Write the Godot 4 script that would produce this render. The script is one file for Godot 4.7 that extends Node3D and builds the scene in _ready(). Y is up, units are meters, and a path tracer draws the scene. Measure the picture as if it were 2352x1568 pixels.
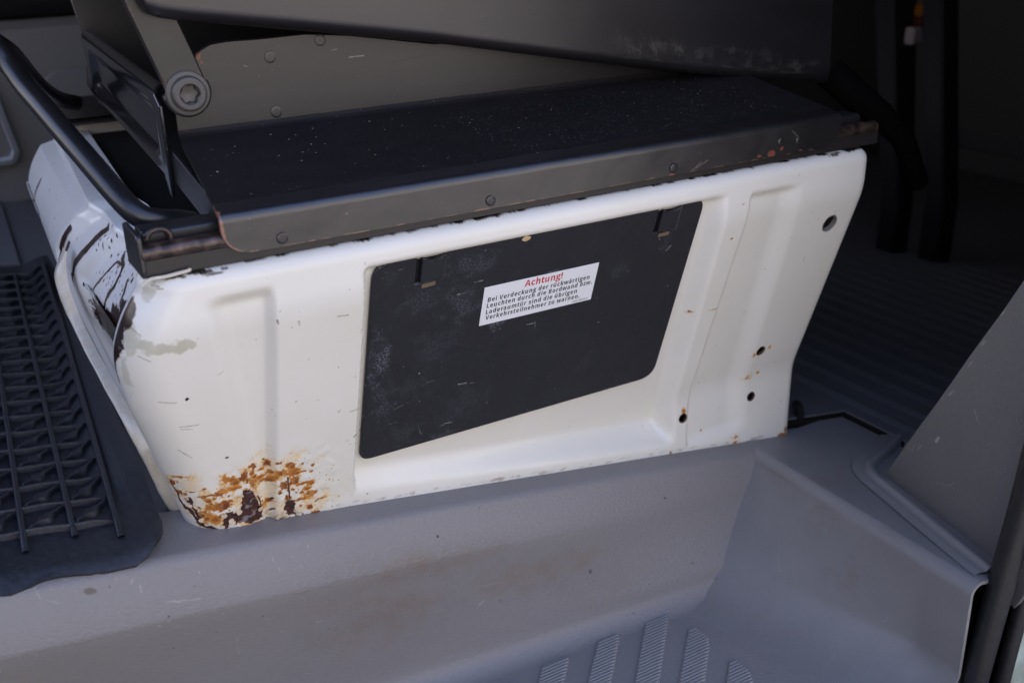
extends Node3D
# A steel seat box in the open doorway of a van. The photograph's pixels (2352 x 1568) are turned into rays and laid on real planes: see pz / py / px / pf.

const FOC := 2400.0
var cr := Vector3.RIGHT
var cu := Vector3.UP
var cf := Vector3.FORWARD
var cp := Vector3.ZERO
var M := {}
var rng := RandomNumberGenerator.new()
var noise_a := FastNoiseLite.new()
var noise_b := FastNoiseLite.new()

# ------------------------------------------------------------------ rays
func ray(x: float, y: float) -> Vector3:
	return (cf * FOC + cr * (x - 1176.0) - cu * (y - 784.0)).normalized()

func hitp(x: float, y: float, o: Vector3, n: Vector3) -> Vector3:
	var r := ray(x, y)
	return cp + r * ((o - cp).dot(n) / r.dot(n))

func pz(x: float, y: float, z: float) -> Vector3:
	return hitp(x, y, Vector3(0, 0, z), Vector3.BACK)

func py(x: float, y: float, h: float) -> Vector3:
	return hitp(x, y, Vector3(0, h, 0), Vector3.UP)

func px(x: float, y: float, w: float) -> Vector3:
	return hitp(x, y, Vector3(w, 0, 0), Vector3.RIGHT)

func floor_y(x: float) -> float:
	return 0.777 - 0.1586 * x

func pf(x: float, y: float, lift := 0.0) -> Vector3:
	return hitp(x, y, Vector3(0, 0.777 + lift, 0), Vector3(0.1586, 1, 0).normalized())

# ------------------------------------------------------------------ nodes
func origin_of(n: Node) -> Vector3:
	var v := Vector3.ZERO
	while n != null and n != self and n is Node3D:
		v += (n as Node3D).position
		n = n.get_parent()
	return v

func obj(called: String, mesh: Mesh, mat: Material, parent: Node = null) -> MeshInstance3D:
	var o := MeshInstance3D.new()
	o.name = called
	o.mesh = mesh
	o.material_override = mat
	var p: Node = parent if parent != null else self
	p.add_child(o, true)
	if parent != null:
		o.position = -origin_of(parent)
	return o

func tag(o: Node, label: String, category: String, group := "") -> void:
	o.set_meta("label", label)
	o.set_meta("category", category)
	if group != "":
		o.set_meta("group", group)

func thing(called: String, label: String, category: String, base: Vector3, group := "") -> Node3D:
	var o := Node3D.new()
	o.name = called
	add_child(o, true)
	o.position = base
	tag(o, label, category, group)
	return o

func struct(called: String, mesh: Mesh, mat: Material) -> MeshInstance3D:
	var o := obj(called, mesh, mat)
	o.set_meta("kind", "structure")
	return o

# ------------------------------------------------------------------ materials
func lin(r: float, g: float, b: float) -> Color:
	return Color(r, g, b).linear_to_srgb()

func mat(c: Color, rough: float, metal := 0.0, spec := 0.5) -> StandardMaterial3D:
	var m := StandardMaterial3D.new()
	m.albedo_color = c
	m.roughness = rough
	m.metallic = metal
	m.metallic_specular = spec
	return m

func grain_tex(size: int, freq: float, seed_: int, strength: float) -> ImageTexture:
	var n := FastNoiseLite.new()
	n.seed = seed_
	n.noise_type = FastNoiseLite.TYPE_SIMPLEX
	n.frequency = freq
	n.fractal_octaves = 3
	var im := n.get_seamless_image(size, size)
	im.convert(Image.FORMAT_RGBA8)
	im.bump_map_to_normal_map(strength)
	im.generate_mipmaps()
	return ImageTexture.create_from_image(im)

func grained(m: StandardMaterial3D, tex: ImageTexture, tile: float, amount: float) -> StandardMaterial3D:
	m.normal_enabled = true
	m.normal_texture = tex
	m.normal_scale = amount
	m.uv1_triplanar = true
	m.uv1_world_triplanar = true
	m.uv1_scale = Vector3.ONE / tile
	return m

# blotchy colour, tiled by world position
func blotch_tex(size: int, freq: float, seed_: int, a: Color, b: Color, specks := 0, speck_c := Color.WHITE) -> ImageTexture:
	var n := FastNoiseLite.new()
	n.seed = seed_
	n.frequency = freq
	n.fractal_octaves = 5
	var src := n.get_seamless_image(size, size)
	var im := Image.create_empty(size, size, false, Image.FORMAT_RGB8)
	for y in size:
		for x in size:
			im.set_pixel(x, y, a.lerp(b, src.get_pixel(x, y).r))
	var r := RandomNumberGenerator.new()
	r.seed = seed_ + 5
	for k in specks:
		var x := r.randi_range(2, size - 4)
		var y := r.randi_range(2, size - 4)
		var c := im.get_pixel(x, y).lerp(speck_c, r.randf_range(0.2, 0.9))
		im.set_pixel(x, y, c)
		if r.randf() < 0.4:
			im.set_pixel(x + 1, y, c)
		if r.randf() < 0.2:
			im.set_pixel(x, y + 1, c)
	im.generate_mipmaps()
	return ImageTexture.create_from_image(im)

# ------------------------------------------------------------------ mesh helpers
class Bag:
	var v := PackedVector3Array()
	var n := PackedVector3Array()
	var t := PackedVector2Array()
	var i := PackedInt32Array()
	func tri(a: int, b: int, c: int, want: Vector3) -> void:
		if (v[b] - v[a]).cross(v[c] - v[a]).dot(want) > 0.0:
			i.append(a); i.append(c); i.append(b)
		else:
			i.append(a); i.append(b); i.append(c)
	func quad(a: int, b: int, c: int, d: int, want: Vector3) -> void:
		tri(a, b, c, want)
		tri(a, c, d, want)
	func vert(p: Vector3, nn: Vector3, uv := Vector2.ZERO) -> int:
		v.append(p); n.append(nn); t.append(uv)
		return v.size() - 1
	func flat(ps: Array, want: Vector3, uv := Vector2.ZERO) -> void:
		var nn: Vector3 = (ps[1] - ps[0]).cross(ps[2] - ps[0])
		if nn.length() < 1e-14 and ps.size() > 3:
			nn = (ps[2] - ps[0]).cross(ps[3] - ps[0])
		nn = nn.normalized()
		if nn.dot(want) < 0.0:
			nn = -nn
		var b := v.size()
		for p in ps:
			vert(p, nn, uv)
		for k in range(1, ps.size() - 1):
			tri(b, b + k, b + k + 1, nn)
	func done() -> ArrayMesh:
		var a := []
		a.resize(Mesh.ARRAY_MAX)
		a[Mesh.ARRAY_VERTEX] = v
		a[Mesh.ARRAY_NORMAL] = n
		a[Mesh.ARRAY_TEX_UV] = t
		a[Mesh.ARRAY_INDEX] = i
		var m := ArrayMesh.new()
		m.add_surface_from_arrays(Mesh.PRIMITIVE_TRIANGLES, a)
		return m

# a sheet of rows of points, thick along its normal; out is about where its front points
func sheet(bag: Bag, rows: Array, out: Vector3, thick := 0.0, uvs: Array = [], skip := {}, closed := false) -> void:
	var nr := rows.size()
	var nc: int = rows[0].size()
	var nor := []
	var sgn := 0.0
	for r in nr:
		var line := PackedVector3Array()
		var up_: PackedVector3Array = rows[min(r + 1, nr - 1)]
		var dn: PackedVector3Array = rows[max(r - 1, 0)]
		var me: PackedVector3Array = rows[r]
		for c in nc:
			var a: Vector3 = me[(c + 1) % nc] - me[(c - 1 + nc) % nc] if closed else me[min(c + 1, nc - 1)] - me[max(c - 1, 0)]
			var x := a.cross(up_[c] - dn[c])
			line.append(x.normalized())
		nor.append(line)
	var mid: Vector3 = nor[nr / 2][nc / 2]
	sgn = 1.0 if mid.dot(out) >= 0.0 else -1.0
	var b0 := bag.v.size()
	for r in nr:
		for c in nc:
			var uv: Vector2 = uvs[r][c] if uvs.size() > 0 else Vector2(float(c) / maxf(nc - 1, 1), float(r) / maxf(nr - 1, 1))
			bag.vert(rows[r][c], nor[r][c] * sgn, uv)
	var cols := nc if closed else nc - 1
	for r in nr - 1:
		for c in cols:
			if skip.has(r * 10000 + c):
				continue
			var c2 := (c + 1) % nc
			var a := b0 + r * nc + c
			var b := b0 + r * nc + c2
			var d := b0 + (r + 1) * nc + c
			var e := b0 + (r + 1) * nc + c2
			bag.quad(a, b, e, d, nor[r][c] * sgn)
	if thick != 0.0:
		var b1 := bag.v.size()
		for r in nr:
			for c in nc:
				bag.vert(rows[r][c] - nor[r][c] * sgn * thick, -nor[r][c] * sgn, bag.t[b0 + r * nc + c])
		for r in nr - 1:
			for c in cols:
				if skip.has(r * 10000 + c):
					continue
				var c2 := (c + 1) % nc
				bag.quad(b1 + r * nc + c, b1 + r * nc + c2, b1 + (r + 1) * nc + c2, b1 + (r + 1) * nc + c, -nor[r][c] * sgn)
		var rim := []
		for c in cols:
			rim.append([0, c, 0, (c + 1) % nc, -1, 0])
			rim.append([nr - 1, c, nr - 1, (c + 1) % nc, 1, 0])
		if not closed:
			for r in nr - 1:
				rim.append([r, 0, r + 1, 0, 0, -1])
				rim.append([r, nc - 1, r + 1, nc - 1, 0, 1])
		for q in rim:
			var pa: Vector3 = rows[q[0]][q[1]]
			var pb: Vector3 = rows[q[2]][q[3]]
			var na: Vector3 = nor[q[0]][q[1]] * sgn
			var nb: Vector3 = nor[q[2]][q[3]] * sgn
			var inner: Vector3 = rows[clampi(q[0] - q[4], 0, nr - 1)][clampi(q[1] - q[5], 0, nc - 1)]
			var want := pa - inner
			var w := na.cross(pb - pa)
			if w.dot(want) < 0.0:
				w = -w
			bag.flat([pa, pb, pb - nb * thick, pa - na * thick], w, bag.t[b0 + q[0] * nc + q[1]])

func sheet_mesh(rows: Array, out: Vector3, thick := 0.0, uvs: Array = [], skip := {}) -> ArrayMesh:
	var b := Bag.new()
	sheet(b, rows, out, thick, uvs, skip)
	return b.done()

func tube(bag: Bag, path: Array, radii, sides := 14, caps := true) -> void:
	var rows := []
	var t0: Vector3 = (path[1] - path[0]).normalized()
	var nn := t0.cross(Vector3.UP)
	if nn.length() < 0.1:
		nn = t0.cross(Vector3.RIGHT)
	nn = nn.normalized()
	for k in path.size():
		var t: Vector3 = (path[min(k + 1, path.size() - 1)] - path[max(k - 1, 0)]).normalized()
		nn = (nn - t * nn.dot(t)).normalized()
		var bb := t.cross(nn)
		var r: float = radii[k] if radii is Array else radii
		var ln := PackedVector3Array()
		for s in sides:
			var a := TAU * s / sides
			ln.append(path[k] + (nn * cos(a) + bb * sin(a)) * r)
		rows.append(ln)
	# normals point out of the first ring
	var b0 := bag.v.size()
	for k in rows.size():
		for s in sides:
			bag.vert(rows[k][s], (rows[k][s] - path[k]).normalized(), Vector2(float(s) / sides, float(k) / rows.size()))
	for k in rows.size() - 1:
		for s in sides:
			var s2 := (s + 1) % sides
			bag.quad(b0 + k * sides + s, b0 + k * sides + s2, b0 + (k + 1) * sides + s2, b0 + (k + 1) * sides + s, bag.n[b0 + k * sides + s])
	if caps:
		for e in [0, rows.size() - 1]:
			var o: Vector3 = path[e]
			var want: Vector3 = o - path[1 if e == 0 else e - 1]
			var c0 := bag.vert(o, want.normalized())
			var ids := []
			for s in sides:
				ids.append(bag.vert(rows[e][s], want.normalized()))
			for s in sides:
				bag.tri(c0, ids[s], ids[(s + 1) % sides], want)

func smooth_path(pts: Array, steps := 8) -> Array:
	var out := []
	for k in pts.size() - 1:
		var p0: Vector3 = pts[max(k - 1, 0)]
		var p1: Vector3 = pts[k]
		var p2: Vector3 = pts[k + 1]
		var p3: Vector3 = pts[min(k + 2, pts.size() - 1)]
		for s in steps:
			var t := float(s) / steps
			out.append(0.5 * ((2.0 * p1) + (p2 - p0) * t + (2.0 * p0 - 5.0 * p1 + 4.0 * p2 - p3) * t * t + (3.0 * p1 - p0 - 3.0 * p2 + p3) * t * t * t))
	out.append(pts[-1])
	return out

# flat plate from an outline; front at o, back at o - n * thick, rim bevelled
func plate(bag: Bag, poly_: PackedVector2Array, thick: float, bevel: float, o: Vector3, ax: Vector3, ay: Vector3, uvr := Rect2(0, 0, 1, 1)) -> void:
	var poly := poly_
	if Geometry2D.is_polygon_clockwise(poly):
		poly = poly_.duplicate()
		poly.reverse()
	var n := ax.cross(ay).normalized()
	var m := poly.size()
	var ins := PackedVector2Array()
	var outn := PackedVector2Array()
	for k in m:
		var a := poly[(k - 1 + m) % m]
		var b := poly[k]
		var c := poly[(k + 1) % m]
		var e1 := (b - a).normalized()
		var e2 := (c - b).normalized()
		var n1 := Vector2(e1.y, -e1.x)
		var n2 := Vector2(e2.y, -e2.x)
		var h := (n1 + n2).normalized()
		outn.append(h)
		ins.append(b - h * bevel / maxf(0.35, h.dot(n1)))
	var w3 := func(p: Vector2) -> Vector3: return o + ax * p.x + ay * p.y
	var uvf := func(p: Vector2) -> Vector2: return Vector2((p.x - uvr.position.x) / uvr.size.x, 1.0 - (p.y - uvr.position.y) / uvr.size.y)
	var tris := Geometry2D.triangulate_polygon(ins)
	var b0 := bag.v.size()
	for p in ins:
		bag.vert(w3.call(p), n, uvf.call(p))
	for k in range(0, tris.size(), 3):
		bag.tri(b0 + tris[k], b0 + tris[k + 1], b0 + tris[k + 2], n)
	var b1 := bag.v.size()
	for p in ins:
		bag.vert(w3.call(p) - n * thick, -n, uvf.call(p))
	for k in range(0, tris.size(), 3):
		bag.tri(b1 + tris[k], b1 + tris[k + 1], b1 + tris[k + 2], -n)
	var rings := [[ins, 0.0], [poly, -bevel], [poly, -thick + bevel], [ins, -thick]]
	for q in 3:
		for k in m:
			var k2 := (k + 1) % m
			var ha := ax * outn[k].x + ay * outn[k].y
			var hb := ax * outn[k2].x + ay * outn[k2].y
			var sharp := outn[k].dot(outn[k2]) < 0.6
			var e := (poly[k2] - poly[k]).normalized()
			var fl := ax * e.y - ay * e.x
			if sharp:
				ha = fl
				hb = fl
			var lean: Vector3 = [n, Vector3.ZERO, -n][q]
			var na := (ha + lean).normalized()
			var nb := (hb + lean).normalized()
			var i0 := bag.vert(w3.call(rings[q][0][k]) + n * rings[q][1], na, uvf.call(poly[k]))
			bag.vert(w3.call(rings[q][0][k2]) + n * rings[q][1], nb, uvf.call(poly[k2]))
			bag.vert(w3.call(rings[q + 1][0][k2]) + n * rings[q + 1][1], nb, uvf.call(poly[k2]))
			bag.vert(w3.call(rings[q + 1][0][k]) + n * rings[q + 1][1], na, uvf.call(poly[k]))
			bag.quad(i0, i0 + 1, i0 + 2, i0 + 3, na)

func plate_mesh(poly: PackedVector2Array, thick: float, bevel: float, o: Vector3, ax: Vector3, ay: Vector3, uvr := Rect2(0, 0, 1, 1)) -> ArrayMesh:
	var b := Bag.new()
	plate(b, poly, thick, bevel, o, ax, ay, uvr)
	return b.done()

# outline with each corner [point, radius] rounded
func rounded(corners: Array, seg := 6) -> PackedVector2Array:
	var out := PackedVector2Array()
	var m := corners.size()
	for k in m:
		var a: Vector2 = corners[(k - 1 + m) % m][0]
		var b: Vector2 = corners[k][0]
		var c: Vector2 = corners[(k + 1) % m][0]
		var r: float = corners[k][1]
		if r <= 0.0:
			out.append(b)
			continue
		var d1 := (a - b).normalized()
		var d2 := (c - b).normalized()
		var half := acos(clampf(d1.dot(d2), -1, 1)) / 2.0
		var t := minf(r / tan(half), minf((a - b).length(), (c - b).length()) * 0.49)
		var p1 := b + d1 * t
		var p2 := b + d2 * t
		for s in seg + 1:
			var f := float(s) / seg
			out.append(p1.lerp(b, f).lerp(b.lerp(p2, f), f))
	return out

func rect_poly(x0: float, y0: float, x1: float, y1: float, r: float) -> PackedVector2Array:
	return rounded([[Vector2(x0, y0), r], [Vector2(x1, y0), r], [Vector2(x1, y1), r], [Vector2(x0, y1), r]])

func box_mesh(a: Vector3, b: Vector3, bevel := 0.002) -> ArrayMesh:
	var lo := Vector3(minf(a.x, b.x), minf(a.y, b.y), minf(a.z, b.z))
	var hi := Vector3(maxf(a.x, b.x), maxf(a.y, b.y), maxf(a.z, b.z))
	return plate_mesh(PackedVector2Array([Vector2(lo.x, lo.y), Vector2(hi.x, lo.y), Vector2(hi.x, hi.y), Vector2(lo.x, hi.y)]), hi.z - lo.z, bevel, Vector3(0, 0, hi.z), Vector3.RIGHT, Vector3.UP)

func lathe(bag: Bag, prof: Array, o: Vector3, n: Vector3, sides := 32, lobed := false) -> void:
	var ax := n.cross(Vector3.UP).normalized()
	if ax.length() < 0.5:
		ax = Vector3.RIGHT
	var ay := n.cross(ax)
	for k in prof.size() - 1:
		var p: Vector2 = prof[k]
		var q: Vector2 = prof[k + 1]
		var d := q - p
		for s in sides:
			var a0 := TAU * s / sides
			var a1 := TAU * (s + 1) / sides
			var e0 := ax * cos(a0) + ay * sin(a0)
			var e1 := ax * cos(a1) + ay * sin(a1)
			var w0 := 0.90 + 0.10 * cos(a0 * 6.0) if lobed and k > 0 else 1.0
			var w1 := 0.90 + 0.10 * cos(a1 * 6.0) if lobed and k > 0 else 1.0
			var w2 := 0.90 + 0.10 * cos(a0 * 6.0) if lobed and k + 1 > 0 else 1.0
			var w3 := 0.90 + 0.10 * cos(a1 * 6.0) if lobed and k + 1 > 0 else 1.0
			var n0 := (e0 * d.y - n * d.x).normalized()
			var n1 := (e1 * d.y - n * d.x).normalized()
			if d.y < 0.0 and absf(d.x) < absf(d.y):
				pass
			var i0 := bag.vert(o + e0 * p.x * w0 + n * p.y, n0)
			bag.vert(o + e1 * p.x * w1 + n * p.y, n1)
			bag.vert(o + e1 * q.x * w3 + n * q.y, n1)
			bag.vert(o + e0 * q.x * w2 + n * q.y, n0)
			bag.quad(i0, i0 + 1, i0 + 2, i0 + 3, n0)

func sst(a: float, b: float, x: float) -> float:
	return smoothstep(a, b, x)

func lut(t: Array, k: float) -> float:
	if k <= t[0][0]:
		return t[0][1]
	for i in t.size() - 1:
		if k <= t[i + 1][0]:
			return lerpf(t[i][1], t[i + 1][1], (k - t[i][0]) / (t[i + 1][0] - t[i][0]))
	return t[-1][1]

# ------------------------------------------------------------------ paint on an image that covers a rectangle of a surface
class Canvas:
	var im: Image
	var r: Rect2
	var nz: FastNoiseLite
	var w: int
	var h: int
	func to_px(p: Vector2) -> Vector2:
		return Vector2((p.x - r.position.x) / r.size.x * w, (1.0 - (p.y - r.position.y) / r.size.y) * h)
	func put(x: int, y: int, c: Color, a: float) -> void:
		if x < 0 or y < 0 or x >= w or y >= h or a <= 0.0:
			return
		im.set_pixel(x, y, im.get_pixel(x, y).lerp(c, minf(a, 1.0)))
	func blob(p: Vector2, rx: float, ry: float, c: Color, a := 1.0, rag := 0.5, soft := 0.35, grain := 0.2) -> void:
		var q := to_px(p)
		var ax := rx / r.size.x * w
		var ay := ry / r.size.y * h
		for y in range(int(q.y - ay * 1.7), int(q.y + ay * 1.7) + 2):
			for x in range(int(q.x - ax * 1.7), int(q.x + ax * 1.7) + 2):
				var d := Vector2((x - q.x) / ax, (y - q.y) / ay).length()
				d += rag * nz.get_noise_2d(x * 3.0, y * 3.0) + grain * nz.get_noise_2d(x * 17.0 + 300.0, y * 17.0)
				put(x, y, c, a * smoothstep(1.0, 1.0 - soft, d))
	func stroke(pts: Array, width: float, c: Color, a := 1.0, rag := 0.5) -> void:
		var wp := width / r.size.x * w
		for k in pts.size() - 1:
			var p := to_px(pts[k])
			var q := to_px(pts[k + 1])
			var lo := Vector2(minf(p.x, q.x), minf(p.y, q.y)) - Vector2.ONE * (wp * 1.6 + 2.0)
			var hi := Vector2(maxf(p.x, q.x), maxf(p.y, q.y)) + Vector2.ONE * (wp * 1.6 + 2.0)
			for y in range(int(lo.y), int(hi.y) + 1):
				for x in range(int(lo.x), int(hi.x) + 1):
					var g := Geometry2D.get_closest_point_to_segment(Vector2(x, y), p, q)
					var d := g.distance_to(Vector2(x, y)) / maxf(wp * 0.5, 0.5)
					d += rag * nz.get_noise_2d(x * 6.0, y * 6.0)
					put(x, y, c, a * smoothstep(1.25, 0.6, d))
	func poly(pts: PackedVector2Array, c: Color, c2: Color, a := 1.0, rag := 6.0) -> void:
		var pp := PackedVector2Array()
		var lo := Vector2(1e9, 1e9)
		var hi := -lo
		for p in pts:
			var q := to_px(p)
			pp.append(q)
			lo = Vector2(minf(lo.x, q.x), minf(lo.y, q.y))
			hi = Vector2(maxf(hi.x, q.x), maxf(hi.y, q.y))
		for y in range(int(lo.y - rag), int(hi.y + rag) + 1):
			for x in range(int(lo.x - rag), int(hi.x + rag) + 1):
				var t := Vector2(x + rag * nz.get_noise_2d(x * 4.0, y * 4.0), y + rag * nz.get_noise_2d(x * 4.0 + 500.0, y * 4.0))
				if Geometry2D.is_point_in_polygon(t, pp):
					put(x, y, c.lerp(c2, clampf(0.5 + 0.9 * nz.get_noise_2d(x * 7.0, y * 7.0), 0, 1)), a)
	func specks(rect: Rect2, count: int, c: Color, seed_: int, big := 1.0, dash := 0.0) -> void:
		var g := RandomNumberGenerator.new()
		g.seed = seed_
		for k in count:
			var q := to_px(rect.position + Vector2(g.randf() * rect.size.x, g.randf() * rect.size.y))
			var rad := g.randf_range(0.5, 1.0) * big
			var al := g.randf_range(0.35, 1.0)
			var ang := g.randf() * PI
			var ln := dash * g.randf()
			for s in range(0, int(ln) + 1):
				var o := q + Vector2(cos(ang), sin(ang)) * s
				for y in range(int(o.y - rad), int(o.y + rad) + 1):
					for x in range(int(o.x - rad), int(o.x + rad) + 1):
						if Vector2(x, y).distance_to(o) <= rad:
							put(x, y, c, al)
	func tex() -> ImageTexture:
		im.generate_mipmaps()
		return ImageTexture.create_from_image(im)

func canvas(wd: int, ht: int, rect: Rect2, base: Color, seed_: int) -> Canvas:
	var c := Canvas.new()
	c.im = Image.create_empty(wd, ht, false, Image.FORMAT_RGB8)
	c.im.fill(base)
	c.r = rect
	c.w = wd
	c.h = ht
	c.nz = FastNoiseLite.new()
	c.nz.seed = seed_
	c.nz.frequency = 0.01
	c.nz.fractal_octaves = 3
	return c

# ------------------------------------------------------------------ the seat box's skin
const HOLES := [[0.2785, 0.9575, 0.0078], [0.2525, 0.8335, 0.0050], [0.2545, 0.7835, 0.0048], [0.1745, 0.7835, 0.0048]]

func z_raw(y: float) -> float:
	return lut([[0.60, -0.0415], [0.803, -0.0420], [0.985, 0.0193], [1.2, 0.0193]], y)

func z_front(y: float) -> float:
	return (z_raw(y - 0.008) + z_raw(y - 0.004) + z_raw(y) + z_raw(y + 0.004) + z_raw(y + 0.008)) / 5.0

func x_left(y: float) -> float:
	var s := 0.0
	for k in 5:
		s += lut([[0.60, -0.225], [0.80, -0.252], [0.90, -0.277], [0.93, -0.285], [0.965, -0.290], [0.985, -0.286], [1.0, -0.277], [1.02, -0.262]], y + (k - 2) * 0.005)
	return s / 5.0

# where a pixel of the photograph lies on the skin: x along the front, y up
func skin(ax: float, ay: float) -> Vector2:
	var z := 0.0
	var p := Vector3.ZERO
	for k in 6:
		p = pz(ax, ay, z)
		z = z_front(p.y)
	return Vector2(p.x, p.y)

func recess_mask(x: float, y: float) -> float:
	var left := sst(-0.1395, -0.1355, x)
	var xr_foot := lerpf(0.144, 0.151, (1.0 - y) / 0.2)
	var xr_top := lerpf(0.158, 0.167, (1.0 - y) / 0.2)
	var right := 1.0 - sst(xr_foot, xr_top, x)
	var yb := 0.8065 - 0.166 * (x + 0.13)
	var bottom := sst(yb, yb + 0.024, y)
	var top := 1.0 - sst(0.9985, 1.0035, y)
	return left * right * bottom * top

func relief(x: float, y: float) -> float:
	# left pocket: crisp right flank, soft left one that slants
	var xl := lerpf(-0.236, -0.214, clampf((1.0 - y) / 0.16, 0, 1.3))
	var a := sst(xl - 0.006, xl + 0.012, x) * (1.0 - sst(-0.2025, -0.1965, x)) * (1.0 - sst(0.994, 1.0035, y))
	# right pocket
	var xr := lerpf(0.222, 0.236, clampf((1.0 - y) / 0.2, 0, 1.4))
	var b := sst(0.1795, 0.1835, x) * (1.0 - sst(xr - 0.010, xr + 0.014, x)) * (1.0 - sst(0.994, 1.0015, y)) * sst(0.748, 0.762, y)
	return -0.0070 * a - 0.0055 * b

func rust_points() -> Array:
	# blisters, in the pixels of an enlarged part of the photograph: x, y, half width, half height, darkness
	return [[810, 450, 55, 40, 0.25], [870, 495, 38, 30, 0.5], [680, 630, 70, 55, 0.45], [650, 780, 95, 55, 0.5], [730, 765, 65, 60, 0.75], [530, 905, 62, 45, 0.6], [625, 910, 70, 55, 0.1], [1085, 500, 26, 130, 0.2], [1110, 345, 24, 30, 0.75], [970, 430, 30, 45, 0.8], [1435, 530, 42, 62, 0.85], [1390, 385, 55, 30, 0.7], [1275, 310, 28, 26, 0.8], [1375, 270, 30, 16, 0.8], [1560, 460, 55, 60, 0.6], [1540, 380, 60, 60, 0.3], [1510, 285, 35, 30, 0.6], [1690, 560, 40, 24, 0.3], [1640, 605, 24, 24, 0.5], [1720, 625, 48, 30, 0.3], [1745, 492, 34, 22, 0.3], [1330, 440, 32, 36, 0.15], [1190, 385, 36, 20, 0.2], [1175, 470, 60, 24, 0.3], [1260, 500, 65, 28, 0.4], [1735, 770, 26, 24, 0.7], [1990, 765, 16, 10, 0.8], [1860, 670, 35, 14, 0.3], [1215, 800, 26, 34, 0.5], [1280, 735, 28, 18, 0.5], [1100, 962, 65, 18, 0.1], [1780, 845, 60, 18, 0.8], [560, 650, 90, 9, 0.7], [370, 640, 45, 14, 0.6], [200, 700, 40, 35, 0.5], [110, 620, 35, 28, 0.6], [210, 490, 55, 16, 0.1], [1120, 445, 22, 14, 0.9], [1010, 480, 16, 30, 0.6], [1640, 500, 70, 14, 0.3], [1660, 360, 50, 12, 0.3], [1390, 610, 22, 24, 0.8], [510, 575, 14, 8, 0.6], [185, 575, 14, 14, 0.5], [1480, 660, 40, 40, 0.4], [1600, 690, 60, 26, 0.2], [850, 560, 80, 20, 0.05]]

func rust_px(lx: float, ly: float) -> Vector2:
	return skin(367.4 + lx / 5.054, 1010.4 + ly / 5.054)

func flakes() -> Array:
	var shapes := [
		[[955, 590], [1060, 590], [1110, 640], [1140, 720], [1190, 800], [1200, 940], [1040, 960], [900, 980], [880, 930], [830, 915], [800, 960], [790, 1010], [715, 980], [760, 900], [740, 850], [790, 850], [900, 850], [960, 720], [955, 650]],
		[[1440, 720], [1500, 690], [1560, 700], [1575, 780], [1590, 890], [1560, 860], [1490, 860], [1450, 880], [1435, 800]],
		[[330, 720], [365, 800], [430, 880], [510, 970], [440, 970], [350, 880], [315, 800]],
		[[60, 560], [130, 690], [230, 800], [330, 900], [460, 990], [620, 1040], [770, 1045], [600, 1075], [420, 1040], [230, 880], [100, 720]]]
	var out := []
	for s in shapes:
		var p := PackedVector2Array()
		for q in s:
			p.append(rust_px(q[0], q[1]))
		out.append(p)
	return out

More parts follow.
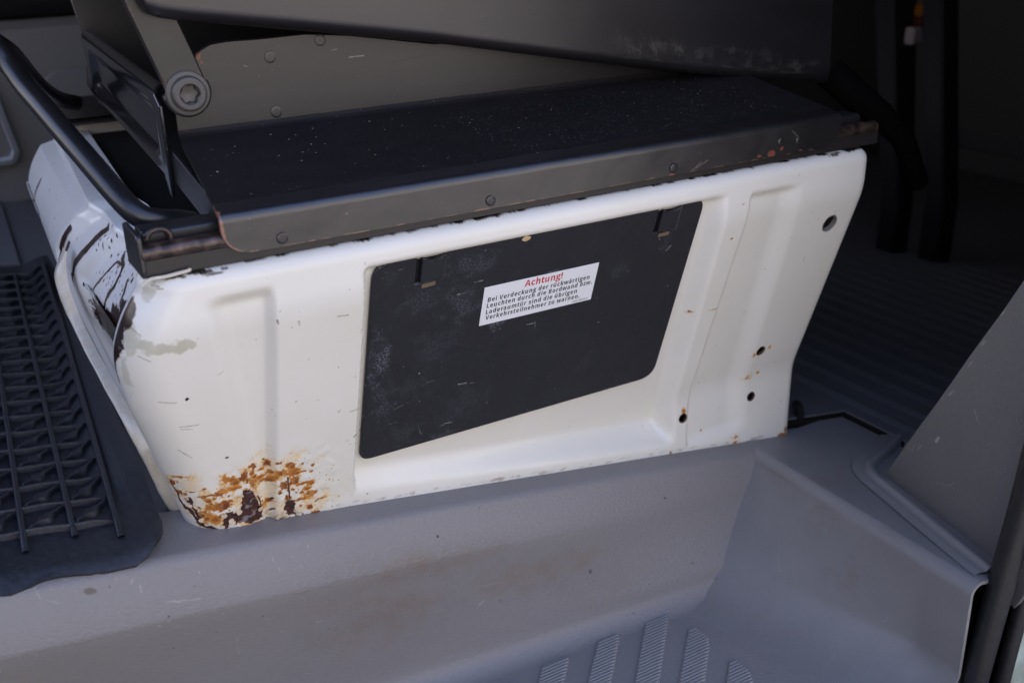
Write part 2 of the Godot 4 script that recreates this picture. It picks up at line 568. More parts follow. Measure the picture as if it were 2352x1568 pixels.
func front_texture() -> Array:
	var rect := Rect2(-0.36, 0.68, 0.70, 0.36)
	var base := Color(0.898, 0.882, 0.825)
	var c := canvas(1500, 772, rect, base, 11)
	var rough := canvas(750, 386, rect, Color(0.24, 0.24, 0.24), 12)
	# old paint is not of one tone
	for y in c.h:
		for x in c.w:
			var v := noise_a.get_noise_2d(x * 0.45, y * 0.45) * 0.014
			var q := base + Color(v, v, v * 1.5)
			c.im.set_pixel(x, y, q)
	var ochre := Color(0.86, 0.66, 0.36)
	var cream := Color(0.90, 0.80, 0.62)
	# faint stained paint round the rust
	for q in [[1300, 330, 330, 150], [1250, 620, 300, 150], [620, 760, 330, 190], [1750, 700, 260, 130], [1300, 830, 260, 120], [300, 620, 220, 130], [900, 880, 260, 100]]:
		c.blob(rust_px(q[0], q[1]), q[2] * 0.000085, q[3] * 0.00011, cream, 0.62, 1.0, 0.9, 0.6)
	for q in rust_points():
		var p := rust_px(q[0], q[1])
		var rx: float = q[2] * 0.0000880
		var ry: float = q[3] * 0.0000960
		c.blob(p, rx * 1.7, ry * 1.7, ochre, 0.55, 1.0, 0.7, 0.7)
		var col := Color(0.80, 0.50, 0.16).lerp(Color(0.46, 0.22, 0.08), q[4])
		c.blob(p, rx * 1.08, ry * 1.08, col, 0.95, 0.75, 0.4, 0.45)
		c.blob(p + Vector2(rx, -ry) * 0.25, rx * 0.55, ry * 0.5, col.darkened(0.38), 0.6, 0.9, 0.5, 0.6)
		rough.blob(p, rx * 1.2, ry * 1.2, Color(0.62, 0.62, 0.62), 1.0)
	var gr := RandomNumberGenerator.new()
	gr.seed = 77
	for k in 70:
		var side := gr.randf() < 0.62
		var lx := gr.randf_range(1000, 1800) if side else gr.randf_range(250, 820)
		var ly := gr.randf_range(260, 760) if side else gr.randf_range(560, 950)
		var p := rust_px(lx, ly)
		var rr := gr.randf_range(0.0006, 0.0017)
		c.blob(p, rr * 2.0, rr * 2.0, Color(0.90, 0.76, 0.52), 0.6, 0.8, 0.8)
		c.blob(p, rr * 1.25, rr * 1.25, Color(0.40, 0.20, 0.09), 0.8, 0.5)
		c.blob(p + Vector2(-rr, rr) * 0.15, rr * 0.9, rr * 0.9, Color(0.80, 0.50, 0.18).lerp(Color(0.60, 0.30, 0.10), gr.randf()), 0.95, 0.5)
	for f in flakes():
		var mid := Vector2.ZERO
		for p in f:
			mid += p / f.size()
		var wide := PackedVector2Array()
		for p in f:
			wide.append(mid + (p - mid) * 1.10)
		c.poly(wide, Color(0.93, 0.86, 0.74), Color(0.78, 0.52, 0.24), 0.85, 9.0)
		c.poly(f, Color(0.20, 0.125, 0.115), Color(0.33, 0.19, 0.15), 1.0, 7.0)
		rough.poly(f, Color(0.75, 0.75, 0.75), Color(0.5, 0.5, 0.5), 1.0, 4.0)
	# pale grey patches on the bare metal
	for q in [[1060, 720, 40, 14], [1010, 780, 30, 20], [1000, 900, 60, 14], [960, 940, 40, 12], [1100, 850, 20, 26], [1090, 700, 30, 10], [1040, 620, 40, 9]]:
		c.blob(rust_px(q[0], q[1]), q[2] * 0.000065, q[3] * 0.00008, Color(0.55, 0.52, 0.53), 0.8, 1.2, 0.4, 1.0)
	# cracks
	for s in [[[1475, 430], [1490, 560], [1500, 690]], [[1290, 850], [1335, 800]], [[1300, 720], [1320, 690]], [[1460, 640], [1475, 700]], [[1640, 890], [1650, 850]], [[1800, 710], [1830, 680]], [[1360, 920], [1440, 890]], [[1130, 640], [1180, 740], [1190, 820]]]:
		var pts := []
		for q in s:
			pts.append(rust_px(q[0], q[1]))
		c.stroke(pts, 0.0011, Color(0.20, 0.12, 0.09), 0.9)
	c.specks(Rect2(-0.235, 0.80, 0.085, 0.062), 90, Color(0.72, 0.50, 0.26), 3, 1.1, 3.0)
	c.specks(Rect2(-0.235, 0.80, 0.11, 0.07), 40, Color(0.36, 0.22, 0.13), 4, 0.9, 2.0)
	# grime where the trim meets the steel
	for k in 90:
		var x := rng.randf_range(-0.235, 0.305)
		c.blob(Vector2(x, floor_y(x) + 0.0015 + rng.randf() * 0.002), rng.randf_range(0.002, 0.006), rng.randf_range(0.0006, 0.0014), Color(0.58, 0.52, 0.42), rng.randf_range(0.1, 0.32), 1.0, 0.7, 0.5)
	# rust at the foot of the right end and round the holes
	for q in [[1805, 985, 8, 9, 0.6], [1795, 998, 18, 5, 0.5], [1690, 1005, 10, 9, 0.2], [1688, 1015, 14, 4, 0.4], [1570, 945, 5, 9, 0.3], [1566, 966, 8, 4, 0.4], [1715, 868, 9, 9, 0.2], [1741, 855, 5, 3, 0.1], [1733, 815, 4, 6, 0.1], [1768, 797, 4, 4, 0.1], [1640, 710, 10, 4, 0.4], [1595, 720, 7, 3, 0.9], [1708, 468, 6, 2, 0.5], [1680, 548, 4, 2, 0.2], [1182, 961, 16, 4, 0.1], [1140, 982, 6, 3, 0.1], [1250, 944, 5, 3, 0.1], [1540, 1040, 5, 5, 0.5], [1352, 1076, 6, 4, 0.2], [1618, 992, 4, 4, 0.1]]:
		var p := skin(q[0], q[1])
		c.blob(p, q[2] * 0.00056, q[3] * 0.00062, ochre, 0.65, 1.0, 0.9, 0.6)
		c.blob(p, q[2] * 0.00036, q[3] * 0.00040, Color(0.80, 0.50, 0.18).lerp(Color(0.36, 0.2, 0.09), q[4]), 0.9, 0.9, 0.5, 0.5)
	# worn primer, grey green: below the upper left corner
	var primer := Color(0.76, 0.745, 0.66)
	var pr := []
	for q in [[262, 770], [285, 796], [325, 803], [375, 803], [412, 797], [434, 790]]:
		pr.append(skin(q[0], q[1]))
	c.stroke(pr, 0.0080, primer, 0.85, 0.9)
	c.blob(skin(330, 692), 0.006, 0.007, primer, 0.8, 0.8)
	c.blob(Vector2(-0.284, 0.984), 0.006, 0.012, primer, 0.7, 0.8)
	c.blob(Vector2(-0.290, 0.955), 0.004, 0.014, primer, 0.6, 0.9)
	# bare, oily metal at the corner
	var dark := Color(0.175, 0.12, 0.105)
	for q in [[-0.287, 0.999, 0.0070, 0.0060], [-0.293, 0.994, 0.0095, 0.0090], [-0.299, 0.986, 0.010, 0.013], [-0.303, 0.974, 0.008, 0.014], [-0.306, 0.960, 0.006, 0.014]]:
		c.blob(Vector2(q[0], q[1]), q[2], q[3], dark, 1.0, 0.45, 0.2, 0.2)
	# scratches and knocks: start, end in pixels, width, darkness
	for q in [[363, 926, 403, 925, 0.5, 0.5], [412, 981, 455, 975, 0.6, 0.6], [412, 986, 440, 985, 0.4, 0.4], [407, 1036, 440, 1052, 0.7, 0.5], [290, 772, 320, 780, 0.6, 0.5], [360, 673, 372, 670, 1.2, 0.5], [335, 671, 362, 668, 0.9, 0.4], [315, 826, 345, 833, 0.6, 0.6], [330, 600, 345, 598, 0.6, 0.4], [636, 735, 638, 743, 1.0, 0.7], [685, 736, 687, 747, 1.0, 0.45], [775, 726, 798, 723, 1.6, 0.35], [803, 945, 830, 936, 1.2, 0.35], [812, 1003, 820, 994, 1.4, 0.5], [500, 860, 512, 853, 0.7, 0.3], [776, 946, 781, 940, 0.8, 0.6], [1845, 600, 1850, 588, 0.5, 0.4]]:
		c.stroke([skin(q[0], q[1]), skin(q[2], q[3])], q[4] * 0.0007, Color(0.34, 0.25, 0.20), q[5])
	c.blob(skin(428, 916), 0.0011, 0.0011, Color(0.08, 0.06, 0.05), 1.0, 0.3)
	c.blob(skin(520, 1050), 0.0014, 0.0008, Color(0.15, 0.12, 0.10), 1.0, 0.3)
	c.specks(Rect2(0.18, 0.76, 0.125, 0.25), 45, Color(0.55, 0.48, 0.36), 21, 0.8, 3.0)
	c.specks(Rect2(-0.25, 0.82, 0.13, 0.19), 40, Color(0.5, 0.44, 0.38), 22, 0.6, 3.0)
	c.specks(Rect2(-0.13, 0.76, 0.31, 0.08), 16, Color(0.42, 0.36, 0.28), 23, 0.6, 2.0)
	# the top edge: uneven dark brown marks along the rail
	for k in 150:
		var x := rng.randf_range(-0.265, 0.305)
		var w := 0.0035 if x > 0.26 or x < -0.22 else 0.0010
		c.blob(Vector2(x, 1.0195 - rng.randf() * w), rng.randf_range(0.003, 0.012), rng.randf_range(0.0006, 0.0011), Color(0.14, 0.11, 0.075), rng.randf_range(0.4, 0.95), 0.9, 0.6, 0.4)
	# worn right edge
	for k in 26:
		c.blob(Vector2(0.318 + rng.randf_range(-0.008, 0.006), rng.randf_range(0.75, 1.0)), rng.randf_range(0.0006, 0.0018), rng.randf_range(0.001, 0.004), Color(0.50, 0.42, 0.28), rng.randf_range(0.3, 0.8), 0.9)
	return [c.tex(), rough.tex(), rect]

func build_seat_box() -> void:
	var box := thing("seat_box", "white painted steel seat box with rusted lower corner, standing on the grey trim", "seat box", Vector3(0.0, 0.70, -0.25))
	var fl := flakes()
	var ft := front_texture()
	var rect: Rect2 = ft[2]
	var paint := mat(Color.WHITE, 1.0, 0.0, 0.5)
	paint.albedo_texture = ft[0]
	paint.roughness_texture = ft[1]
	M.paint = paint
	# rows: the wall, then the rounded top edge and a short way back
	var rows := []
	var uvs := []
	var skip := {}
	var ys := []
	var y := 0.690
	while y < 1.0075:
		ys.append([y, 0.0, 0.0])
		y += 0.0017 if y < 0.90 else 0.0021
	for k in 7:
		var a := k / 6.0 * PI / 2
		ys.append([1.0085 + 0.0095 * sin(a), 0.0095 * (1.0 - cos(a)), 0.0])
	for k in range(1, 4):
		ys.append([1.0180, 0.0095, k * 0.012])
	var arc := 14
	var flat := 330
	for ri in ys.size():
		var yy: float = ys[ri][0]
		var ins: float = ys[ri][1] + ys[ri][2]
		var yw := minf(yy, 1.0085)
		var xl := x_left(yw)
		var zf := z_front(yw)
		var rc := 0.026
		var ln := PackedVector3Array()
		var uv := PackedVector2Array()
		for k in arc:
			var a := PI - (k / float(arc)) * PI / 2
			var rr := rc - minf(ins, rc - 0.002)
			ln.append(Vector3(xl + rc + cos(a) * rr, yy, zf - rc + sin(a) * rr))
			uv.append(Vector2((xl + rc - rc * (a - PI / 2) - rect.position.x) / rect.size.x, 1.0 - (yy - rect.position.y) / rect.size.y))
		var xr := 0.311
		for k in flat:
			var x := lerpf(xl + rc, xr - 0.011, k / float(flat - 1))
			var vy := yy
			for h in HOLES:
				var d := Vector2(x - h[0], vy - h[1])
				var r: float = h[2]
				var e := absf(d.length() - r)
				if e < 0.0012 and d.length() > 0.0001:
					var q := d.normalized() * r
					x = h[0] + q.x
					vy = h[1] + q.y
			var z := z_front(vy) + relief(x, vy)
			var mk := recess_mask(x, vy)
			if mk > 0.0:
				var fz := lerpf(-0.042, 0.0193, (vy - 0.803) / 0.182) - 0.0120
				z = lerpf(z, fz, mk)
			if x < -0.10 and vy < 0.885:
				# the paint lifts in blisters and has flaked off
				var p2 := Vector2(x, vy)
				var near := sst(0.885, 0.85, vy) * sst(-0.138, -0.165, x)
				z += near * 0.0010 * maxf(0.0, noise_b.get_noise_2d(x * 9000.0, vy * 9000.0) + 0.15)
				for f in fl:
					if Geometry2D.is_point_in_polygon(p2, f):
						z += -0.0012 + 0.0009 * noise_b.get_noise_2d(x * 16000.0, vy * 16000.0)
						break
			z += 0.00018 * noise_a.get_noise_2d(x * 900.0, vy * 900.0)
			ln.append(Vector3(x, vy, z - ins))
			uv.append(Vector2((x - rect.position.x) / rect.size.x, 1.0 - (vy - rect.position.y) / rect.size.y))
		for k in range(1, 9):
			var a := PI / 2 - k / 8.0 * PI / 2
			var rr := 0.011 - minf(ins, 0.009)
			ln.append(Vector3(xr - 0.011 + cos(a) * rr, yy, zf - 0.011 + sin(a) * rr))
			uv.append(Vector2((xr - 0.011 + 0.011 * (PI / 2 - a) - rect.position.x) / rect.size.x, 1.0 - (yy - rect.position.y) / rect.size.y))
		for k in range(1, 5):
			ln.append(Vector3(xr - minf(ins, 0.009), yy, zf - 0.011 - k * 0.012))
			uv.append(Vector2((0.324 - rect.position.x) / rect.size.x, 1.0 - (yy - rect.position.y) / rect.size.y))
		rows.append(ln)
		uvs.append(uv)
	for r in rows.size() - 1:
		for k in range(arc, arc + flat - 1):
			var m: Vector3 = (rows[r][k] + rows[r + 1][k + 1] + rows[r][k + 1] + rows[r + 1][k]) / 4.0
			for h in HOLES:
				if Vector2(m.x - h[0], m.y - h[1]).length() < h[2] * 0.97:
					skip[r * 10000 + k] = true
	obj("front_panel", sheet_mesh(rows, Vector3.BACK, 0.0012, uvs, skip), paint, box)
	# collars of the holes
	for hi in HOLES.size():
		var h: Array = HOLES[hi]
		var zz := z_front(h[1]) + relief(h[0], h[1])
		var lean := Vector3(0, -0.31, 0.95) if h[1] > 0.803 else Vector3(0, 0, 1)
		var b := Bag.new()
		var deep := 0.004 if hi == 0 else 0.002
		lathe(b, [Vector2(h[2] - 0.0001, 0.0002), Vector2(h[2] - 0.0007, 0.0), Vector2(h[2] - 0.0007, -deep)], Vector3(h[0], h[1], zz), lean, 28)
		obj("hole_collar", b.done(), M.zinc if hi == 0 else M.rust_edge, box)
	# paint lifted off the rust in curled chips
	var fg := RandomNumberGenerator.new()
	fg.seed = 19
	for q in [[1125, 640, 60, 0.5], [1185, 820, 70, -0.2], [1060, 575, 45, 0.9], [940, 640, 50, 2.6], [905, 835, 60, 2.2], [1265, 885, 70, -0.6], [1380, 875, 75, 0.4], [1440, 835, 50, 1.2], [1595, 850, 50, 0.2], [1425, 740, 45, 1.9], [735, 880, 55, 2.8], [820, 940, 60, 1.5], [1100, 950, 55, -1.4], [470, 930, 55, 0.4], [340, 760, 45, 2.9]]:
		var m2 := rust_px(q[0], q[1])
		var zz := z_front(m2.y) + relief(m2.x, m2.y)
		var out := PackedVector2Array()
		var rr: float = q[2] * 0.000040
		for k in 7:
			var a := TAU * k / 7.0
			out.append(Vector2(cos(a), sin(a)) * rr * fg.randf_range(0.55, 1.15))
		var tilt := Basis(Vector3(-sin(q[3]), cos(q[3]), 0), fg.randf_range(0.20, 0.42))
		obj("paint_chip", plate_mesh(out, 0.0005, 0.0001, Vector3(m2.x, m2.y, zz + 0.0009), tilt * Vector3.RIGHT, tilt * Vector3(0, 0.95, 0.31)), M.chip_paint, box)
	# the side that turns away
	var lrect := Rect2(-0.56, 0.68, 0.60, 0.40)
	var lp := canvas(900, 600, lrect, Color(0.905, 0.905, 0.885), 31)
	for yy in lp.h:
		for xx in lp.w:
			var v := noise_a.get_noise_2d(xx * 0.6 + 900.0, yy * 0.6) * 0.018
			lp.im.set_pixel(xx, yy, Color(0.905 + v, 0.905 + v, 0.885 + v * 1.5))
	var brown := Color(0.20, 0.135, 0.115)
	# v on this canvas is the way down the profile from the top: y is used, with the flat top above 1.018
	lp.stroke([Vector2(-0.146, 1.0125), Vector2(-0.158, 1.0026), Vector2(-0.165, 0.996), Vector2(-0.175, 0.9888), Vector2(-0.189, 0.979), Vector2(-0.2007, 0.9648), Vector2(-0.215, 0.949)], 0.0070, brown, 1.0, 0.15)
	lp.stroke([Vector2(-0.210, 0.998), Vector2(-0.226, 0.986), Vector2(-0.238, 0.976), Vector2(-0.245, 0.96)], 0.0035, brown, 0.95, 0.3)
	lp.stroke([Vector2(-0.217, 0.987), Vector2(-0.233, 0.975), Vector2(-0.238, 0.96)], 0.0025, brown, 0.8, 0.4)
	lp.stroke([Vector2(-0.43, 0.992), Vector2(-0.45, 0.975), Vector2(-0.45, 0.94)], 0.006, brown, 0.8, 0.4)
	lp.stroke([Vector2(-0.106, 1.006), Vector2(-0.0955, 1.002), Vector2(-0.0943, 0.997), Vector2(-0.0957, 0.9906), Vector2(-0.107, 0.9804), Vector2(-0.1227, 0.9612)], 0.0046, brown, 0.95, 0.5)
	lp.stroke([Vector2(-0.100, 1.0030), Vector2(-0.112, 1.0014), Vector2(-0.121, 0.994), Vector2(-0.1336, 0.9846), Vector2(-0.1525, 0.9726), Vector2(-0.165, 0.9546)], 0.0022, brown, 0.9, 0.6)
	lp.stroke([Vector2(-0.074, 0.999), Vector2(-0.070, 0.9930), Vector2(-0.072, 0.987)], 0.0038, brown, 0.85, 0.6)
	lp.blob(Vector2(-0.066, 1.002), 0.002, 0.002, brown, 0.9)
	for q in [[-0.120, 0.960, 0.026, 0.008], [-0.093, 0.965, 0.026, 0.010], [-0.074, 0.974, 0.020, 0.010], [-0.058, 0.985, 0.013, 0.006], [-0.150, 0.948, 0.024, 0.012], [-0.160, 0.938, 0.016, 0.012], [-0.105, 0.950, 0.040, 0.014], [-0.070, 0.955, 0.030, 0.014], [-0.042, 0.975, 0.026, 0.010], [-0.060, 0.935, 0.05, 0.016], [-0.110, 0.935, 0.04, 0.014]]:
		lp.blob(Vector2(q[0], q[1]), q[2], q[3], brown, 1.0, 0.35, 0.2, 0.15)
	lp.specks(Rect2(-0.150, 0.985, 0.100, 0.032), 80, Color(0.20, 0.15, 0.13), 41, 1.3, 4.0)
	lp.specks(Rect2(-0.50, 0.95, 0.40, 0.07), 40, Color(0.25, 0.22, 0.2), 42, 1.0, 2.0)
	var lpaint := mat(Color.WHITE, 0.24, 0.0, 0.5)
	lpaint.albedo_texture = lp.tex()
	rows = []
	uvs = []
	var prof := []
	for k in 4:
		prof.append([1.0180, 0.030 * (1.0 - k / 4.0) + 0.004])
	yy_loop(prof)
	for q in prof:
		var yy: float = q[0]
		var ln := PackedVector3Array()
		var uv := PackedVector2Array()
		var yw := minf(yy, 1.0085)
		var z0 := z_front(yw) - 0.026
		for k in 151:
			var t := k / 150.0
			var z := lerpf(z0, -0.53, t)
			var fade := sst(0.0, -0.04, z - z0)
			var zo := z + clampf((1.014 - yy) * 1.45, 0.0, 0.058)
			var sh := 0.001 + 0.055 * maxf(0.0, -0.21 - z) + 0.006 * sst(-0.192, -0.172, zo) + 0.006 * sst(-0.128, -0.108, zo)
			sh = lerpf(sh, 0.0, 1.0 - fade)
			var inner: float = q[1] + (0.0 if q[1] <= 0.0 else lerpf(0.0, 0.012, t))
			var x := x_left(yw) + sh + inner
			x += 0.0003 * noise_a.get_noise_2d(z * 700.0, yy * 700.0)
			ln.append(Vector3(x, yy - sh * (0.55 if yy > 0.965 else 0.0), z))
			uv.append(Vector2((z - lrect.position.x) / lrect.size.x, 1.0 - (yy - lrect.position.y) / lrect.size.y))
		rows.append(ln)
		uvs.append(uv)
	obj("side_panel", sheet_mesh(rows, Vector3.LEFT, 0.0012, uvs), lpaint, box)
	# rear, right and top close the box
	var wm := mat(lin(0.72, 0.71, 0.67), 0.4)
	obj("rear_panel", box_mesh(Vector3(-0.232, 0.66, -0.5302), Vector3(0.300, 1.016, -0.534)), wm, box)
	obj("end_panel", box_mesh(Vector3(0.3000, 0.66, -0.105), Vector3(0.3025, 1.0165, -0.529)), M.black_rubber, box)  # coloured black to stand in for the dark inside seen through the hole
	obj("top_panel", box_mesh(Vector3(-0.226, 0.994, -0.018), Vector3(0.2975, 1.004, -0.526)), M.black_rubber, box)
	# seam flange folded over the lower left edge
	var sb := Bag.new()
	var srows := []
	for k in 60:
		var yy := lerpf(0.985, 0.79, k / 59.0)
		var z0 := z_front(yy) - 0.026
		var xl := x_left(yy)
		var g := sst(0.985, 0.965, yy)
		z0 = lut([[0.79, z_front(yy) - 0.026], [0.880, z_front(yy) - 0.026], [0.898, -0.052], [0.912, -0.082], [0.926, -0.128], [0.940, -0.160], [0.985, -0.176]], yy)
		var wv := 0.0007 * noise_a.get_noise_2d(yy * 5000.0, 3.0)
		srows.append(PackedVector3Array([Vector3(xl + 0.001, yy, z0 - 0.012), Vector3(xl - 0.003 * g, yy, z0 - 0.0125), Vector3(xl - 0.0055 * g + wv, yy, z0 - 0.014), Vector3(xl - 0.0068 * g + wv, yy, z0 - 0.0165), Vector3(xl - 0.0064 * g, yy, z0 - 0.024), Vector3(xl + 0.001, yy, z0 - 0.030)]))
	sheet(sb, srows, Vector3.LEFT)
	var flange := obj("seam_flange", sb.done(), M.cream_paint, box)
	flange.set_meta("label", "cream painted folded seam with rust along it")
	var cl := Bag.new()
	var cpath := []
	for q in [[326, 656], [336, 647], [350, 640], [380, 635], [410, 627], [432, 621], [436, 616]]:
		cpath.append(pz(q[0], q[1], 0.0135))
	tube(cl, smooth_path(cpath, 4), 0.0011, 8)
	obj("edge_lip", cl.done(), M.cream_paint, box)
	# rubber grommet behind the lower right corner
	var gb := Bag.new()
	var gp := []
	for k in 9:
		var a := -PI / 2 + PI * k / 8.0
		gp.append(pz(1822, 962, -0.066) + Vector3(0.0015 + 0.008 * cos(a), -0.004 + 0.020 * sin(a), 0.0))
	tube(gb, gp, 0.0045, 10)
	obj("rubber_seal", gb.done(), M.black_rubber, box)

func yy_loop(prof: Array) -> void:
	for k in 6:
		var a := k / 5.0
		prof.append([lerpf(1.0178, 1.0085, a * a), 0.004 * (1.0 - a)])
	var y := 1.0060
	while y > 0.69:
		prof.append([y, 0.0])
		y -= 0.003

# ------------------------------------------------------------------ the black access cover with its sticker
const TILT := 0.3252   # the middle of the front leans by this angle, its foot inwards

func cover_frame() -> Array:
	var n := Vector3(0, -sin(TILT), cos(TILT))
	var up := Vector3(0, cos(TILT), sin(TILT))
	var o := Vector3(0, 0.95, lerpf(-0.042, 0.0193, (0.95 - 0.803) / 0.182)) - n * 0.0074
	return [o, Vector3.RIGHT, up, n]

func on_cover(ax: float, ay: float, lift := 0.0) -> Vector2:
	var f := cover_frame()
	var p: Vector3 = hitp(ax, ay, f[0] + f[3] * lift, f[3]) - f[0]
	return Vector2(p.dot(f[1]), p.dot(f[2]))

func build_cover() -> void:
	var f := cover_frame()
	var cover := thing("access_cover", "black plastic access cover with scuffs and two clips, set in the white seat box", "cover", f[0])
	var tl := on_cover(849, 606)
	var tr := on_cover(1622, 459)
	var br := on_cover(1500, 868)
	var bl := on_cover(834, 1056)
	var x0 := (tl.x + bl.x) / 2.0
	var x1 := (tr.x + br.x) / 2.0
	var y0 := (bl.y + br.y) / 2.0
	var y1 := (tl.y + tr.y) / 2.0
	var rect := Rect2(x0, y0, x1 - x0, y1 - y0)
	var c := canvas(1080, 680, rect, Color(0.150, 0.152, 0.162), 51)
	for yy in c.h:
		for xx in c.w:
			var v := noise_a.get_noise_2d(xx * 0.9, yy * 0.9) * 0.012 + noise_b.get_noise_2d(xx * 22.0, yy * 22.0) * 0.008
			c.im.set_pixel(xx, yy, Color(0.134 + v, 0.137 + v, 0.148 + v * 1.1))
	# scuffed, greyed patches of fine grain: pixel, half sizes, strength
	var grey := Color(0.50, 0.52, 0.55)
	for q in [[1090, 610, 55, 30, 0.30], [1060, 700, 45, 40, 0.34], [960, 690, 50, 30, 0.22], [870, 830, 26, 60, 0.55], [880, 930, 30, 50, 0.30], [1000, 800, 60, 50, 0.18], [950, 890, 60, 30, 0.16], [1140, 740, 24, 16, 0.60], [1080, 910, 60, 40, 0.16], [1040, 940, 50, 30, 0.16], [1010, 1000, 40, 16, 0.30], [920, 1000, 40, 30, 0.20], [1300, 900, 80, 40, 0.08], [1420, 620, 30, 20, 0.20], [1530, 560, 20, 26, 0.22], [1250, 800, 60, 40, 0.08], [900, 640, 20, 20, 0.15], [1345, 830, 30, 30, 0.14]]:
		scuff(c, on_cover(q[0], q[1]), q[2] * 0.00034, q[3] * 0.00042, grey, q[4], int(q[0] + q[1] * 7))
	for q in [[1090, 648, 1108, 644, 1.2, 0.6], [1050, 676, 1066, 673, 1.2, 0.55], [1210, 745, 1228, 741, 1.4, 0.5], [1228, 736, 1229, 752, 0.8, 0.45], [1052, 882, 1070, 879, 1.4, 0.6], [1078, 880, 1088, 878, 0.8, 0.6], [1020, 972, 1038, 969, 1.2, 0.6], [1012, 978, 1020, 974, 0.9, 0.5], [960, 980, 967, 998, 0.7, 0.5], [905, 940, 925, 930, 1.0, 0.35], [1260, 625, 1282, 619, 1.0, 0.4], [1530, 575, 1541, 564, 1.4, 0.6], [1260, 866, 1264, 862, 1.2, 0.4], [980, 878, 994, 874, 0.8, 0.5], [1205, 680, 1213, 678, 1.0, 0.5], [915, 620, 926, 617, 0.8, 0.4], [890, 975, 910, 969, 0.8, 0.4]]:
		c.stroke([on_cover(q[0], q[1]), on_cover(q[2], q[3])], q[4] * 0.00075, Color(0.72, 0.73, 0.74), q[5], 0.9)
	c.specks(rect, 420, Color(0.42, 0.43, 0.45), 61, 1.2, 3.0)
	c.specks(rect, 36, Color(0.70, 0.70, 0.70), 62, 1.7, 4.0)
	# a chip at the upper edge shows the tan core
	c.blob(on_cover(1208, 548), 0.0036, 0.0022, Color(0.78, 0.68, 0.52), 1.0, 0.4, 0.1)
	var cm := mat(Color.WHITE, 0.50, 0.0, 0.45)
	cm.albedo_texture = c.tex()
	cm.normal_enabled = true
	cm.normal_texture = grain_tex(1024, 0.14, 63, 6.0)
	cm.normal_scale = 0.30
	# outline with a slot for each clip in the upper edge
	var clips := [on_cover(992, 622), on_cover(1536, 508)]
	var notch := []
	for k in 2:
		notch.append([clips[k].x - 0.0115, clips[k].x + 0.0088, y1 - 0.0225])
	var cor := [[Vector2(x0, y0), 0.010], [Vector2(x1, y0), 0.016], [Vector2(x1, y1), 0.011]]
	for k in [1, 0]:
		cor.append([Vector2(notch[k][1], y1), 0.0])
		cor.append([Vector2(notch[k][1], notch[k][2]), 0.0])
		cor.append([Vector2(notch[k][0], notch[k][2]), 0.0])
		cor.append([Vector2(notch[k][0], y1), 0.0])
	cor.append([Vector2(x0, y1), 0.016])
	obj("cover_plate", plate_mesh(rounded(cor, 8), 0.0036, 0.0011, f[0], f[1], f[2], rect), cm, cover)
	for k in 2:
		var cx: float = clips[k].x
		var a: float = cx - 0.0078
		var b: float = cx + 0.0086
		var lo: float = notch[k][2] + 0.0003
		var hi: float = y1 - 0.0035
		var outl := PackedVector2Array([Vector2(a, lo), Vector2(b, lo), Vector2(b, hi + 0.0012)])
		for s in 11:
			var t := s / 10.0
			outl.append(Vector2(lerpf(b - 0.0008, a + 0.0008, t), hi + 0.0005 - 0.0034 * sin(PI * t)))
		outl.append(Vector2(a, hi + 0.0006))
		var clip := obj("clip", plate_mesh(outl, 0.004, 0.0005, f[0] + f[3] * 0.0006, f[1], f[2], rect), M.black_plastic, cover)
		obj("slot_shade", plate_mesh(rect_poly(notch[k][0] - 0.001, notch[k][2] - 0.0010, notch[k][1] + 0.001, y1 - 0.0005, 0.0005), 0.0006, 0.0002, f[0] - f[3] * 0.0034, f[1], f[2]), M.black_rubber, clip)  # dark backing plate stands in for the shadow inside the slot
		obj("latch", plate_mesh(PackedVector2Array([Vector2(cx - 0.0065, lo - 0.0048), Vector2(cx + 0.0035, lo - 0.0042), Vector2(cx + 0.0035, lo - 0.0012), Vector2(cx - 0.0065, lo - 0.0018)]), 0.0004, 0.0001, f[0] + f[3] * 0.0003, f[1], f[2]), M.tan, clip)
	# sticker
	var q := [on_cover(1111.0, 663.0), on_cover(1375.0, 599.5), on_cover(1358.0, 684.0), on_cover(1100.5, 749.8)]
	var sx0: float = (q[0].x + q[3].x) / 2
	var sx1: float = (q[1].x + q[2].x) / 2
	var sy1: float = (q[0].y + q[1].y) / 2
	var sy0: float = (q[2].y + q[3].y) / 2
	var st := thing("warning_sticker", "white sticker with red and black German warning text on the black cover", "sticker", f[0] + f[1] * sx0 + f[2] * sy0)
	obj("paper", plate_mesh(rect_poly(sx0, sy0, sx1, sy1, 0.0), 0.0003, 0.00005, f[0] + f[3] * 0.00045, f[1], f[2]), M.paper, st)
	var mm := (sx1 - sx0) / 96.0
	var mh := (sy1 - sy0) / 32.0
	for t in [["Achtung!", 33.1, 65.0, 6.75, 5.25, true], ["Bei Verdeckung der rückwärtigen", 4.0, 90.0, 12.75, 3.65, false], ["Leuchten durch die Bordwand bzw.", 4.0, 93.4, 17.65, 3.65, false], ["Laderaumtür sind die übrigen", 4.0, 81.1, 22.85, 3.65, false], ["Verkehrsteilnehmer zu warnen.", 4.4, 84.5, 27.8, 3.65, false], ["A 655 584 60 21", 78.9, 93.0, 30.75, 1.5, false]]:
		var fv := FontVariation.new()
		var sf := SystemFont.new()
		sf.font_names = PackedStringArray(["Droid Sans"])
		fv.base_font = sf
		sf.font_weight = 700 if t[4] > 2.0 else 400
		fv.spacing_glyph = 2 if not t[5] and t[4] > 2.0 else 0
		var one := TextMesh.new()
		one.font = fv
		one.font_size = 32
		one.pixel_size = 0.01
		one.depth = 0.02
		one.text = "B"
		var ab := one.get_aabb()
		var tm := TextMesh.new()
		tm.font = fv
		tm.font_size = 32
		tm.pixel_size = 0.01
		tm.depth = 0.02
		tm.curve_step = 1.0
